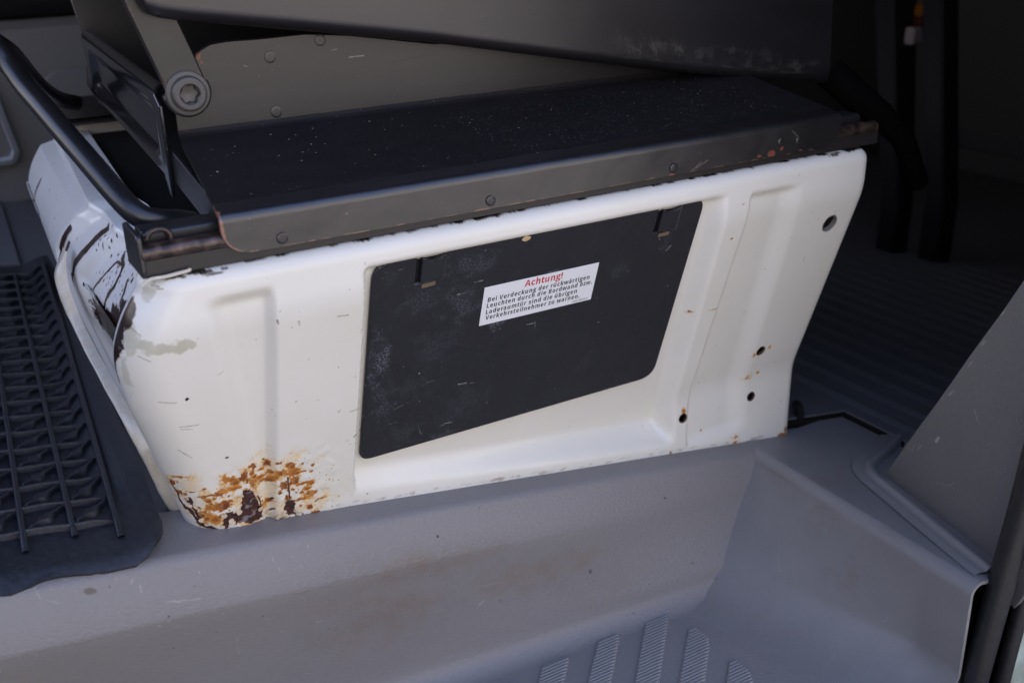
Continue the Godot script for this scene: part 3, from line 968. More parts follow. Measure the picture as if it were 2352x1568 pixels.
		tm.horizontal_alignment = HORIZONTAL_ALIGNMENT_LEFT
		tm.text = t[0]
		var tb := tm.get_aabb()
		var sx: float = (t[2] - t[1]) * mm / tb.size.x
		var sy: float = t[4] * mh / ab.size.y
		var o := MeshInstance3D.new()
		o.name = "lettering"
		o.mesh = tm
		o.material_override = M.red_ink if t[5] else M.black_ink
		st.add_child(o, true)
		var at: Vector3 = f[0] + f[1] * (sx0 + t[1] * mm - tb.position.x * sx) + f[2] * (sy1 - t[3] * mh - ab.position.y * sy) + f[3] * 0.00052
		o.transform = Transform3D(Basis(f[1] * sx, f[2] * sy, f[3] * 0.002), at - st.position)

func scuff(c: Canvas, p: Vector2, rx: float, ry: float, col: Color, a: float, seed_: int) -> void:
	var q := c.to_px(p)
	var ax := rx / c.r.size.x * c.w
	var ay := ry / c.r.size.y * c.h
	for y in range(int(q.y - ay * 1.8), int(q.y + ay * 1.8)):
		for x in range(int(q.x - ax * 1.8), int(q.x + ax * 1.8)):
			var d := Vector2((x - q.x) / ax, (y - q.y) / ay).length()
			d += 0.9 * c.nz.get_noise_2d(x * 2.2 + seed_, y * 2.2)
			var s := sst(1.2, 0.2, d)
			if s <= 0.0:
				continue
			var g := noise_b.get_noise_2d(x * 13.0, y * 13.0) + 0.6 * noise_b.get_noise_2d(x * 30.0 + 77.0, y * 30.0)
			c.put(x, y, col, 1.3 * a * s * sst(-0.15, 0.35, g))

# ------------------------------------------------------------------ rails, console, seat
func at(ax: float, ay: float, dist: float) -> Vector3:
	return cp + ray(ax, ay) * dist

func poly_at(pts: Array, z: float) -> PackedVector2Array:
	var out := PackedVector2Array()
	for q in pts:
		var p := pz(q[0], q[1], z)
		out.append(Vector2(p.x, p.y))
	return out

func build_rail(label: String, x0: float, x1: float, zf: float, dy: float, dir: float, steel: Material, rolled: Material) -> void:
	# lower channel, rolled lip, inner rail
	var r := thing("seat_rail", label, "seat rail", Vector3((x0 + x1) / 2, 1.0185 + dy, zf), "sliding rails under the seat")
	var chan := PackedVector2Array([Vector2(-0.0015, 1.0188 + dy), Vector2(-0.0015, 1.0300 + dy), Vector2(-0.0035, 1.0300 + dy), Vector2(-0.0035, 1.0208 + dy), Vector2(-0.040, 1.0208 + dy), Vector2(-0.040, 1.0188 + dy)])
	var ax := Vector3(0, 0, dir)
	var o := Vector3(x1 if dir > 0.0 else x0, 0, zf)
	var ln := x1 - x0
	var n := ax.cross(Vector3.UP)
	o.x = x0 if n.x < 0.0 else x1
	obj("channel", plate_mesh(chan, ln, 0.0004, o, ax, Vector3.UP), steel, r)
	var lip := PackedVector2Array()
	for k in 13:
		var a := -PI * 0.62 + k / 12.0 * PI * 1.35
		lip.append(Vector2(-0.0046 + 0.0056 * cos(a), 1.0326 + dy + 0.0050 * sin(a)))
	for k in 13:
		var a := -PI * 0.62 + (12 - k) / 12.0 * PI * 1.35
		lip.append(Vector2(-0.0046 + 0.0038 * cos(a), 1.0326 + dy + 0.0032 * sin(a)))
	o.x += -0.001 * n.x
	obj("rolled_lip", plate_mesh(lip, ln - 0.004, 0.0004, o, ax, Vector3.UP), rolled, r)
	var inner := PackedVector2Array([Vector2(-0.030, 1.024 + dy), Vector2(-0.012, 1.024 + dy), Vector2(-0.012, 1.0405 + dy), Vector2(-0.015, 1.0425 + dy), Vector2(-0.030, 1.0425 + dy)])
	o.x += -0.004 * n.x
	obj("inner_rail", plate_mesh(inner, ln - 0.016, 0.0008, o, ax, Vector3.UP), M.black_metal, r)
	if dir > 0.0:
		# hook and stop at the front end
		var b := Bag.new()
		var hk := []
		for k in 9:
			var a := PI * 0.95 - k / 8.0 * PI * 1.1
			hk.append(Vector3(x0 + 0.0135 + 0.0068 * cos(a), 1.0385 + 0.0058 * sin(a), zf - 0.008))
		tube(b, hk, 0.0017, 8)
		obj("hook", b.done(), M.worn_metal, r)
		var b2 := Bag.new()
		tube(b2, [at(318, 548, 0.675), at(324, 522, 0.678), at(338, 512, 0.684), at(356, 512, 0.690)], [0.0024, 0.0032, 0.0036, 0.0030], 10)
		obj("stop", b2.done(), M.worn_metal, r)
		obj("end_cap", plate_mesh(rect_poly(-0.038, 1.0195, 0.0, 1.0440, 0.004), 0.003, 0.0006, Vector3(x0 - 0.0002, 0, zf), Vector3(0, 0, 1), Vector3.UP), M.black_metal, r)

func build_console() -> void:
	var con := thing("seat_console", "dark grey painted steel seat console with bolted link on the rails", "seat console", Vector3(0.03, 1.02, -0.12))
	# folded sheet: flange in front, step on top, turned up at the rear
	var rect := Rect2(0, 0, 1, 1)
	var prof := []
	for k in 12:
		prof.append([0.0145, 1.0240 + k * 0.00178])
	for k in 7:
		var a := k / 6.0 * 1.42
		prof.append([0.0145 - 0.0062 * (1.0 - cos(a)), 1.0436 + 0.0062 * sin(a)])
	for k in range(1, 12):
		var t := k / 11.0
		prof.append([lerpf(0.0092, -0.1150, t), lerpf(1.0499, 1.0690, t)])
	for k in range(1, 5):
		var a := k / 4.0 * 1.42
		prof.append([-0.1150 - 0.004 * sin(a), 1.0690 + 0.004 * (1.0 - cos(a)) + 0.001])
	var rows := []
	var uvs := []
	var leng := 0.0
	for i in prof.size():
		if i > 0:
			leng += Vector2(prof[i][0] - prof[i - 1][0], prof[i][1] - prof[i - 1][1]).length()
		var xa := -0.2225
		var xb := 0.2760
		var rise: float = prof[i][1] - 1.0240
		if i < 19:
			if rise < 0.016:
				var d := 0.016 * (1.0 - sqrt(1.0 - pow(1.0 - rise / 0.016, 2)))
				xa += d
				xb -= d * 0.8
		else:
			xa = lerpf(-0.2225, -0.2085, (0.0145 - prof[i][0]) / 0.135)
		var ln := PackedVector3Array()
		var uv := PackedVector2Array()
		for k in 121:
			var x := lerpf(xa, xb, k / 120.0)
			var b := 0.00045 * noise_a.get_noise_2d(x * 1600.0, leng * 1600.0)
			ln.append(Vector3(x, prof[i][1] + (b if i >= 19 else 0.0), prof[i][0] + (b * 1.4 if i < 19 else 0.0)))
			uv.append(Vector2((x + 0.24) / 0.53, 1.0 - leng / 0.18))
		rows.append(ln)
		uvs.append(uv)
	var c := canvas(1500, 510, Rect2(-0.24, 0.0, 0.53, 0.18), Color(0.255, 0.250, 0.250), 71)
	for yy in c.h:
		for xx in c.w:
			var v := noise_a.get_noise_2d(xx * 0.7, yy * 1.4) * 0.018
			c.im.set_pixel(xx, yy, Color(0.107 + v, 0.098 + v, 0.103 + v))
	# dust and grit on the step, grains of many sizes
	c.specks(Rect2(-0.21, 0.038, 0.48, 0.125), 1000, Color(0.42, 0.41, 0.38), 81, 1.25, 0.0)
	c.specks(Rect2(-0.02, 0.045, 0.26, 0.090), 900, Color(0.54, 0.52, 0.49), 82, 1.35, 0.0)
	c.specks(Rect2(-0.21, 0.040, 0.46, 0.115), 110, Color(0.72, 0.69, 0.60), 83, 1.7, 2.0)
	c.specks(Rect2(-0.21, 0.040, 0.46, 0.110), 12, Color(0.80, 0.75, 0.62), 84, 2.3, 3.0)
	c.specks(Rect2(-0.22, 0.0, 0.50, 0.030), 50, Color(0.55, 0.50, 0.46), 85, 0.7, 3.0)
	# worn edges: copper brown where the paint has gone, red primer chips
	var copper := Color(0.50, 0.33, 0.25)
	for k in 60:
		var x := rng.randf_range(-0.21, 0.26)
		c.blob(Vector2(x, 0.0004), rng.randf_range(0.001, 0.006), 0.0007, copper, rng.randf_range(0.2, 0.8), 0.8)
	for k in 26:
		var t := k / 25.0
		var yv := t * 0.028
		var d := 0.016 * (1.0 - sqrt(1.0 - pow(clampf(1.0 - yv / 0.016, 0, 1), 2)))
		c.blob(Vector2(-0.2222 + d, yv), 0.0012, 0.0016, copper, 0.85, 0.9)
	for q in [[1748, 358, 10, 5], [1775, 352, 13, 8], [1795, 340, 6, 5], [1838, 344, 14, 4], [1832, 325, 5, 6], [1545, 400, 18, 4], [795, 490, 3, 2], [1195, 478, 5, 2]]:
		var p := pz(q[0], q[1], 0.0145)
		c.blob(Vector2(p.x, p.y - 1.0240), q[2] * 0.00030, q[3] * 0.00030, Color(0.52, 0.27, 0.21), 0.9, 1.0)
	for q in [[1600, 385, 1625, 368], [1590, 392, 1610, 372], [1820, 300, 1838, 318]]:
		var p := pz(q[0], q[1], 0.0145)
		var p2 := pz(q[2], q[3], 0.0145)
		c.stroke([Vector2(p.x, p.y - 1.0240), Vector2(p2.x, p2.y - 1.0240)], 0.0009, Color(0.50, 0.46, 0.42), 0.7)
	var cm := mat(Color.WHITE, 0.34, 0.0, 0.9)
	cm.albedo_texture = c.tex()
	# the step is dull with dust, the flange still has its gloss
	var dull := cm.duplicate()
	dull.roughness = 0.62
	dull.metallic_specular = 0.35
	obj("flange", sheet_mesh(rows.slice(0, 20), Vector3(0, 0.3, 1), 0.003, uvs.slice(0, 20)), cm, con)
	obj("step_plate", sheet_mesh(rows.slice(19), Vector3.UP, 0.003, uvs.slice(19)), dull, con)
	# end plate hanging from the step
	obj("end_plate", plate_mesh(PackedVector2Array([Vector2(0.004, 1.022), Vector2(0.004, 1.044), Vector2(-0.115, 1.062), Vector2(-0.115, 1.040)]), 0.003, 0.0006, Vector3(-0.2160, 0, 0), Vector3(0, 0, 1), Vector3.UP), M.satin_black, con)
	# side plate
	var zs := -0.121
	var sp := PackedVector2Array([Vector2(-0.2085, 1.0685), Vector2(-0.2085, 1.098)])
	for q in [[437, 150], [445, 132], [460, 114], [482, 101], [520, 94], [600, 88], [700, 77], [800, 80], [1000, 100]]:
		var p := pz(q[0], q[1], zs)
		sp.append(Vector2(p.x, p.y))
	sp.append(Vector2(0.26, 1.118))
	sp.append(Vector2(0.28, 1.0665))
	var pr := Rect2(-0.22, 1.05, 0.52, 0.10)
	var pc := canvas(1300, 250, pr, Color(0.125, 0.118, 0.116), 73)
	for yy in pc.h:
		for xx in pc.w:
			var v := noise_a.get_noise_2d(xx * 0.35, yy * 2.6) * 0.030 + noise_b.get_noise_2d(xx * 1.2, yy * 30.0) * 0.008
			pc.im.set_pixel(xx, yy, Color(0.126 + v, 0.116 + v, 0.119 + v))
	for q in [[800, 131, 835, 127, 1.0, 0.62], [880, 147, 975, 126, 0.8, 0.02], [1040, 200, 1090, 192, 0.7, 0.02], [760, 115, 772, 112, 1.0, 0.5], [560, 150, 566, 152, 0.8, 0.5]]:
		var p := pz(q[0], q[1], zs)
		var p2 := pz(q[2], q[3], zs)
		pc.stroke([Vector2(p.x, p.y), Vector2(p2.x, p2.y)], q[4] * 0.0009, Color(q[5], q[5] * 0.97, q[5] * 0.92), 0.8)
	for q in [[455, 130, 6, 9], [462, 142, 5, 5], [440, 305, 16, 3], [500, 302, 10, 2]]:
		var p := pz(q[0], q[1], zs)
		pc.blob(Vector2(p.x, p.y), q[2] * 0.00033, q[3] * 0.00033, Color(0.52, 0.25, 0.14), 0.8, 1.0)
	pc.specks(pr, 120, Color(0.45, 0.42, 0.38), 74, 1.0, 2.0)
	var pm := mat(Color.WHITE, 0.32, 0.0, 0.58)
	pm.albedo_texture = pc.tex()
	obj("side_plate", plate_mesh(sp, 0.003, 0.0007, Vector3(0, 0, zs), Vector3.RIGHT, Vector3.UP, pr), pm, con)
	for q in [[620, 131], [634, 257], [735, 92]]:
		var b := Bag.new()
		lathe(b, [Vector2(0.0042, 0.0), Vector2(0.0040, 0.00045), Vector2(0.0028, 0.0007), Vector2(0.0, 0.00075)], pz(q[0], q[1], zs), Vector3.BACK, 20)
		obj("weld_dimple", b.done(), M.satin_grey, con)
	for q in [[648, 547], [1127, 461], [1548, 386], [1795, 325], [1836, 322]]:
		var b := Bag.new()
		lathe(b, [Vector2(0.0036, 0.0), Vector2(0.0034, 0.0005), Vector2(0.0024, 0.0009), Vector2(0.0, 0.0010)], pz(q[0], q[1], 0.0148), Vector3.BACK, 20)
		obj("weld_dimple", b.done(), M.satin_grey, con)
	# cross member in front, a pressed channel
	var crows := []
	var muv := []
	for i in 15:
		var u := i / 14.0
		var ln := PackedVector3Array()
		for k in 41:
			var t := k / 40.0
			var z := lerpf(-0.126, -0.378, t)
			var yt := lerpf(1.1045, 1.1185, t)
			var yb := lerpf(1.0435, 1.0680, t)
			var x := -0.2190
			var y := 0.0
			if i < 5:
				var a := i / 4.0 * PI / 2
				x = -0.2190 + 0.006 * (1.0 - sin(a))
				y = yt - 0.006 * (1.0 - cos(a))
			else:
				var w := (i - 5) / 9.0
				y = lerpf(yt - 0.008, yb, w)
				var dent := sst(0.12, 0.24, w) * (1.0 - sst(0.74, 0.9, w)) * sst(0.03, 0.10, t) * (1.0 - sst(0.86, 0.96, t))
				x += 0.005 * dent
			ln.append(Vector3(x, y, z))
		crows.append(ln)
	var cross := obj("cross_member", sheet_mesh(crows, Vector3.LEFT, 0.002), M.gloss_black, con)
	var fp := PackedVector2Array([Vector2(-0.126, 1.099), Vector2(-0.1275, 1.043), Vector2(-0.116, 1.030), Vector2(-0.113, 1.092)])
	obj("end_flange", plate_mesh(flip_x(fp), 0.0025, 0.0006, Vector3(-0.2172, 0, 0), Vector3(0, 0, -1), Vector3.UP), M.gloss_black, cross)
	for q in [[361, 268], [374, 345]]:
		var p := px(q[0], q[1], -0.2176)
		var b := Bag.new()
		lathe(b, [Vector2(0.0032, -0.0001), Vector2(0.0032, 0.0004), Vector2(0.0020, 0.0004), Vector2(0.0018, -0.001), Vector2(0.0, -0.001)], p, Vector3.LEFT, 16)
		obj("bolt_hole", b.done(), M.black_rubber, cross)
	# far side of the console
	var fs := PackedVector2Array()
	for q in [[155, -20], [186, 72], [196, 130], [200, 196], [228, 238], [330, 300], [600, 300], [1500, 100], [1500, -100], [200, -100]]:
		var p := pz(q[0], q[1], -0.382)
		fs.append(Vector2(p.x, p.y))
	obj("far_side_plate", plate_mesh(fs, 0.003, 0.0006, Vector3(0, 0, -0.382), Vector3.RIGHT, Vector3.UP), M.satin_black, con)
	# link with its bolt
	var zl := -0.1065
	var lk := PackedVector2Array()
	for q in [[268, -30], [292, 25], [320, 82], [352, 148], [385, 215]]:
		var p := pz(q[0], q[1], zl)
		lk.append(Vector2(p.x, p.y))
	var ce := pz(431, 214, zl)
	for k in 13:
		var a := PI * 1.02 + k / 12.0 * PI * 1.12
		lk.append(Vector2(ce.x + 0.0158 * cos(a), ce.y + 0.0158 * sin(a)))
	for q in [[470, 180], [442, 118], [410, 50], [398, 20], [380, -30]]:
		var p := pz(q[0], q[1], zl)
		lk.append(Vector2(p.x, p.y))
	var lr := Rect2(-0.27, 1.06, 0.11, 0.13)
	var lc := canvas(330, 390, lr, Color(0.13, 0.122, 0.118), 75)
	for yy in lc.h:
		for xx in lc.w:
			var v := noise_a.get_noise_2d(xx * 1.5, yy * 1.5) * 0.03
			lc.im.set_pixel(xx, yy, Color(0.13 + v, 0.122 + v, 0.118 + v))
	for q in [[297, 22, 6, 9, 0.5], [302, 35, 5, 6, 0.6], [392, 180, 14, 9, 0.3], [378, 200, 7, 20, 0.35], [430, 168, 26, 7, 0.4], [455, 172, 14, 6, 0.3]]:
		var p := pz(q[0], q[1], zl)
		lc.blob(Vector2(p.x, p.y), q[2] * 0.00034, q[3] * 0.00034, Color(0.46, 0.20, 0.14), q[4], 0.9, 0.7)
	var lmm := mat(Color.WHITE, 0.34, 0.0, 0.55)
	lmm.albedo_texture = lc.tex()
	obj("link", plate_mesh(lk, 0.006, 0.0010, Vector3(0, 0, zl), Vector3.RIGHT, Vector3.UP, lr), lmm, con)
	var bolt_n := Vector3.BACK
	var bb := Bag.new()
	lathe(bb, [Vector2(0.0146, 0.0), Vector2(0.0146, 0.0010), Vector2(0.0138, 0.0016), Vector2(0.0116, 0.0018), Vector2(0.0112, 0.0050), Vector2(0.0106, 0.0058), Vector2(0.0096, 0.0062), Vector2(0.0070, 0.0062)], ce, bolt_n, 40)
	var bolt := obj("bolt", bb.done(), M.grey_steel, con)
	var sk := Bag.new()
	lathe(sk, [Vector2(0.0070, 0.0062), Vector2(0.0066, 0.0058), Vector2(0.0062, 0.0010), Vector2(0.0, 0.0002)], ce, bolt_n, 48, true)
	obj("socket", sk.done(), M.grey_steel, bolt)

func flip_x(p: PackedVector2Array) -> PackedVector2Array:
	var o := PackedVector2Array()
	for q in p:
		o.append(Vector2(-q.x, q.y))
	return o

func build_seat() -> void:
	var seat := thing("driver_seat", "dark grey seat frame with rolled lower edge above the console", "seat", Vector3(0.05, 1.06, -0.25))
	var zf := -0.091
	var edge := []
	for q in [[312, 30], [330, 38], [420, 50], [700, 73], [1000, 100], [1300, 137], [1600, 172], [1800, 188], [1905, 193]]:
		var p := pz(q[0], q[1], zf)
		edge.append(Vector2(p.x, p.y))
	var rows := []
	var prof := []   # out of the plane, height above the lower edge
	for k in 7:
		var a := -PI / 2 + k / 6.0 * PI / 2
		prof.append([0.010 * cos(a) - 0.010, 0.010 + 0.010 * sin(a)])
	for k in range(1, 12):
		prof.append([0.0 - 0.010 * pow(k / 11.0, 2), 0.010 + k * 0.018])
	for q in prof:
		var ln := PackedVector3Array()
		for k in 81:
			var x := lerpf(edge[0].x, edge[-1].x, k / 80.0)
			var tt := k / 80.0
			var y := 0.0
			for e in edge.size() - 1:
				if x >= edge[e].x and x <= edge[e + 1].x + 1e-6:
					y = lerpf(edge[e].y, edge[e + 1].y, (x - edge[e].x) / (edge[e + 1].x - edge[e].x))
			var rr := 0.0
			if x - edge[0].x < 0.014:
				rr = 0.014 * (1.0 - sqrt(maxf(0.0, 1.0 - pow(1.0 - (x - edge[0].x) / 0.014, 2))))
			var lean := lerpf(0.0, 0.0, tt)
			var bump := 0.0006 * noise_a.get_noise_2d(x * 500.0, q[1] * 900.0)
			ln.append(Vector3(x - q[1] * 0.05, y + q[1] + rr * (1.0 - clampf(q[1] / 0.03, 0, 1)), zf + q[0] + lean + bump))
		rows.append(ln)
	var fc := canvas(1200, 400, Rect2(0, 0, 1, 1), Color(0.128, 0.124, 0.126), 121)
	for yy in fc.h:
		for xx in fc.w:
			var v := noise_a.get_noise_2d(xx * 0.3, yy * 1.2) * 0.026 + noise_b.get_noise_2d(xx * 1.5, yy * 18.0) * 0.006
			fc.im.set_pixel(xx, yy, Color(0.128 + v, 0.120 + v, 0.127 + v))
	# rubbed, dusty lower edge towards the rear
	for k in 60:
		var u := rng.randf_range(0.62, 0.96)
		fc.blob(Vector2(u, 0.66 + rng.randf_range(-0.05, 0.05) - (u - 0.6) * 0.06), rng.randf_range(0.01, 0.04), rng.randf_range(0.008, 0.025), Color(0.33, 0.32, 0.30), rng.randf_range(0.1, 0.35), 1.0, 0.9, 0.9)
	fc.specks(Rect2(0, 0, 1, 1), 90, Color(0.45, 0.43, 0.4), 122, 0.9, 2.0)
	var fm := mat(Color.WHITE, 0.34, 0.0, 0.66)
	fm.albedo_texture = fc.tex()
	obj("side_frame", sheet_mesh(rows, Vector3.BACK, 0.002), fm, seat)
	# pan and cushion: what keeps the light off the console
	var pan := []
	for k in 3:
		var z: float = [-0.112, -0.26, -0.405][k]
		pan.append(PackedVector3Array([Vector3(-0.235, 1.215, z), Vector3(0.06, 1.185, z), Vector3(0.36, 1.135, z)]))
	obj("seat_pan", sheet_mesh(pan, Vector3.UP, 0.006), M.satin_black, seat)
	var cush := []
	for k in 13:
		var z := lerpf(-0.055, -0.465, k / 12.0)
		var e := sqrt(maxf(0.0, 1.0 - pow(absf(k / 6.0 - 1.0), 4)))
		var ln := PackedVector3Array()
		for j in 13:
			var t := j / 12.0
			var e2 := sqrt(maxf(0.0, 1.0 - pow(absf(t * 2.0 - 1.0), 6)))
			ln.append(Vector3(lerpf(-0.29, 0.40, t), lerpf(1.30, 1.25, t) + 0.11 * e * e2, z))
		cush.append(ln)
	obj("cushion", sheet_mesh(cush, Vector3.UP, 0.075), M.seat_cloth, seat)

func build_handle() -> void:
	var b := Bag.new()
	var pts := [at(440, 512, 0.690), at(405, 508, 0.680), at(365, 507, 0.671), at(325, 498, 0.668), at(290, 470, 0.672), at(250, 425, 0.684), at(200, 366, 0.703), at(150, 308, 0.727), at(100, 249, 0.753), at(62, 205, 0.775), at(38, 172, 0.787), at(22, 150, 0.793), at(4, 126, 0.797), at(-25, 90, 0.803), at(-60, 50, 0.81)]
	tube(b, smooth_path(pts, 6), 0.0074, 20)
	var far := [at(175, 236, 1.12), at(140, 229, 1.10), at(105, 210, 1.04), at(75, 182, 0.98), at(48, 150, 0.92), at(24, 124, 0.87), at(2, 108, 0.835), at(-25, 90, 0.82)]
	tube(b, smooth_path(far, 5), 0.0072, 14)
	var o := obj("adjusting_bar", b.done(), M.gloss_tube)
	tag(o, "bent black tubular bar fixed to the rail end beside the white box", "handle")

# ------------------------------------------------------------------ grey step trim
func z_edge(x: float) -> float:
	return lut([[-0.8, 0.0], [-0.38, -0.004], [-0.28, -0.009], [-0.08, -0.017], [0.25, -0.021]], x)

func z_base(x: float) -> float:
	return clampf(-0.0072 + 0.103 * x, -0.045, 0.05)

const STEP_Y := 0.63

func build_trim() -> void:
	var t := thing("step_trim", "grey plastic entrance step trim below the white seat box", "step trim", Vector3(-0.1, STEP_Y, 0.1))
	# riser: ledge, rolled edge, band, riser, blend, tread
	var rows := []
	var uvs := []
	var n := 110
	for k in n:
		var x := lerpf(-0.85, 0.262, k / float(n - 1))
		var fy := floor_y(x)
		var ze := z_edge(x)
		var zb := z_base(x)
		var ln := PackedVector3Array()
		for z in [-0.075, -0.055, -0.0435, -0.036, -0.030]:
			ln.append(Vector3(x, fy, minf(z, ze - 0.009)))
		for s in 7:
			var a := s / 6.0 * 1.30
			ln.append(Vector3(x, fy - 0.009 * (1.0 - cos(a)), ze - 0.009 + 0.009 * sin(a)))
		for s in range(1, 8):
			var u := s / 7.0
			ln.append(Vector3(x, lerpf(fy - 0.008, fy - 0.036, u), lerpf(ze, ze + 0.009, u) + 0.0012 * sin(u * PI)))
		var yc := fy - 0.040
		var zc := ze + 0.0093
		for s in range(0, 12):
			var u := s / 11.0
			ln.append(Vector3(x, lerpf(yc, STEP_Y + 0.022, u), lerpf(zc, zb - 0.002, u) - 0.003 * sin(u * PI)))
		for s in range(1, 8):
			var a := s / 7.0 * PI / 2
			ln.append(Vector3(x, STEP_Y + 0.020 * (1.0 - sin(a)), zb - 0.002 + 0.020 * (1.0 - cos(a))))
		for s in range(1, 6):
			ln.append(Vector3(x, STEP_Y, lerpf(zb + 0.018, 0.33, s / 5.0)))
		rows.append(ln)
		var uv := PackedVector2Array()
		var acc := 0.0
		for j in ln.size():
			if j > 0:
				acc += ln[j].distance_to(ln[j - 1])
			uv.append(Vector2((x + 0.85) / 1.112, acc / 0.60))
		uvs.append(uv)
	# dirt, brown grime and scratches
	var rect := Rect2(-0.85, 0.40, 1.112, 0.60)
	var c := canvas(1500, 800, rect, Color(0.46, 0.46, 0.465), 91)
	for yy in c.h:
		for xx in c.w:
			var v := noise_a.get_noise_2d(xx * 0.35, yy * 0.7) * 0.010 + noise_b.get_noise_2d(xx * 14.0, yy * 14.0) * 0.006
			c.im.set_pixel(xx, yy, Color(0.505 + v, 0.490 + v, 0.478 + v))
	for q in [[1330, 1285, 60, 26, 0.5], [1250, 1310, 70, 30, 0.45], [1180, 1340, 80, 34, 0.4], [900, 1320, 90, 26, 0.45], [960, 1290, 90, 20, 0.4], [920, 1390, 70, 40, 0.5], [890, 1440, 80, 40, 0.35], [830, 1490, 90, 40, 0.35], [1060, 1290, 70, 20, 0.3], [1110, 1270, 60, 18, 0.3], [780, 1400, 60, 40, 0.25], [1400, 1340, 90, 30, 0.2]]:
		var w := riser_uv(q[0], q[1])
		c.blob(w, q[2] * 0.00075, q[3] * 0.00070, Color(0.49, 0.42, 0.36), q[4] * 0.85, 0.5, 1.5, 0.25)
	for q in [[378, 1380, 460, 1372, 1.2, 0.6], [425, 1394, 445, 1393, 1.0, 0.4], [296, 1320, 302, 1312, 1.6, 0.5], [318, 1316, 320, 1328, 1.6, 0.6], [246, 1316, 250, 1308, 1.4, 0.4], [636, 1300, 640, 1308, 1.0, 0.5], [1107, 1396, 1116, 1388, 1.8, 0.7], [75, 1345, 86, 1357, 1.2, 0.4], [690, 1370, 702, 1384, 1.2, 0.4], [1110, 1352, 1168, 1342, 1.0, 0.35], [550, 1500, 553, 1520, 1.0, 0.4], [105, 1358, 130, 1359, 1.0, 0.5]]:
		c.stroke([riser_uv(q[0], q[1]), riser_uv(q[2], q[3])], q[4] * 0.0006, Color(0.70, 0.68, 0.65), q[5] * 0.8, 0.8)
	c.blob(riser_uv(200, 1338), 0.0044, 0.0024, Color(0.36, 0.34, 0.30), 0.9, 0.9)
	c.blob(riser_uv(1360, 1318), 0.0016, 0.0024, Color(0.30, 0.28, 0.26), 0.9, 0.6)
	c.blob(riser_uv(1524, 1142), 0.0011, 0.0011, Color(0.18, 0.17, 0.16), 1.0, 0.4)
	c.blob(riser_uv(1018, 1195), 0.0012, 0.0014, Color(0.2, 0.18, 0.17), 1.0, 0.4)
	c.specks(rect, 420, Color(0.58, 0.57, 0.55), 95, 0.6, 2.0)
	c.specks(rect, 260, Color(0.26, 0.24, 0.22), 96, 0.9, 1.0)
	c.specks(Rect2(-0.42, 0.86, 0.28, 0.08), 90, Color(0.62, 0.61, 0.59), 97, 0.6, 4.0)
	var m := mat(Color.WHITE, 0.50, 0.0, 0.5)
	m.albedo_texture = c.tex()
	m.normal_enabled = true
	m.normal_texture = grain_tex(1024, 0.22, 23, 5.0)
	m.normal_scale = 0.10
	obj("riser", sheet_mesh(rows, Vector3(0, 0.3, 1), 0.003, uvs), m, t)
	# side wall, from the tread up to the right ledge
	rows = []
	for k in 46:
		var z := lerpf(-0.052, 0.217, k / 45.0)
		var u := clampf((z + 0.017) / 0.237, 0, 1)
		var xt := lerpf(0.2488, 0.2430, u)
		var yt := floor_y(xt)
		var ln := PackedVector3Array()
		for q in [Vector2(0.112, 0.6297), Vector2(0.130, 0.6304), Vector2(0.148, 0.6330), Vector2(0.163, 0.6405), Vector2(0.176, 0.6530)]:
			ln.append(Vector3(minf(q.x + 0.080 * u, xt - 0.004 + (q.x - 0.176) * 0.5), q.y, z))
		for s in range(1, 11):
			var w := s / 10.0
			ln.append(Vector3(lerpf(minf(0.176 + 0.080 * u, xt - 0.004), xt - 0.006, w) + 0.004 * sin(w * PI) * (1.0 - u), lerpf(0.653, yt - 0.010, w), z))
		for s in range(1, 7):
			var a := s / 6.0 * 1.05
			ln.append(Vector3(xt - 0.006 + 0.011 * (1.0 - cos(a * 1.49)), yt - 0.010 + 0.010 * sin(a * 1.49), z))
		for s in range(1, 9):
			var x := lerpf(xt + 0.006, 0.402, s / 8.0)
			ln.append(Vector3(x, floor_y(x) + 0.0, z - 0.017 * clampf((x - 0.33) / 0.08, 0, 1) * (1.0 - u)))
		rows.append(ln)
	var wcv := scuffed(800, 700, Rect2(0, 0, 1, 1), Color(0.502, 0.492, 0.482), 111, 300, 30)
	for q in [[0.30, 0.40], [0.55, 0.75], [0.62, 0.30], [0.45, 0.55], [0.72, 0.62]]:
		wcv.blob(Vector2(q[0], q[1]), 0.09, 0.07, Color(0.47, 0.43, 0.39), 0.35, 0.9, 1.1, 0.5)
	var wm := mat(Color.WHITE, 0.47, 0.0, 0.5)
	wm.albedo_texture = wcv.tex()
	wm.normal_enabled = true
	wm.normal_texture = M.fine_grain
	wm.normal_scale = 0.14
	obj("side_wall", sheet_mesh(rows, Vector3(-1, 1, 0), 0.003), wm, t)
	# bead that frames the pillar trim
	var path := smooth_path([Vector3(0.41, 0, -0.002), Vector3(0.372, 0, 0.016), Vector3(0.338, 0, 0.029), Vector3(0.318, 0, 0.042), Vector3(0.306, 0, 0.060), Vector3(0.298, 0, 0.085), Vector3(0.287, 0, 0.120), Vector3(0.272, 0, 0.168), Vector3(0.2595, 0, 0.211)], 8)
	var bp := [[-0.011, 0.0012], [-0.0095, 0.0006], [-0.006, 0.0026], [-0.002, 0.0032], [0.001, 0.0034], [0.0025, 0.0058], [0.0045, 0.0070], [0.0075, 0.0070], [0.0095, 0.0055], [0.0105, 0.0], [0.011, -0.012]]
	rows = []
	for i in path.size():
		var tg: Vector3 = (path[min(i + 1, path.size() - 1)] - path[max(i - 1, 0)]).normalized()
		var sd := Vector3(-tg.z, 0, tg.x) * -1.0
		if sd.x < 0.0 and i > path.size() / 2:
			sd = -sd
		var ln := PackedVector3Array()
		for q in bp:
			var p: Vector3 = path[i] + sd * q[0]
			ln.append(Vector3(p.x, floor_y(p.x) + q[1], p.z))
		rows.append(ln)
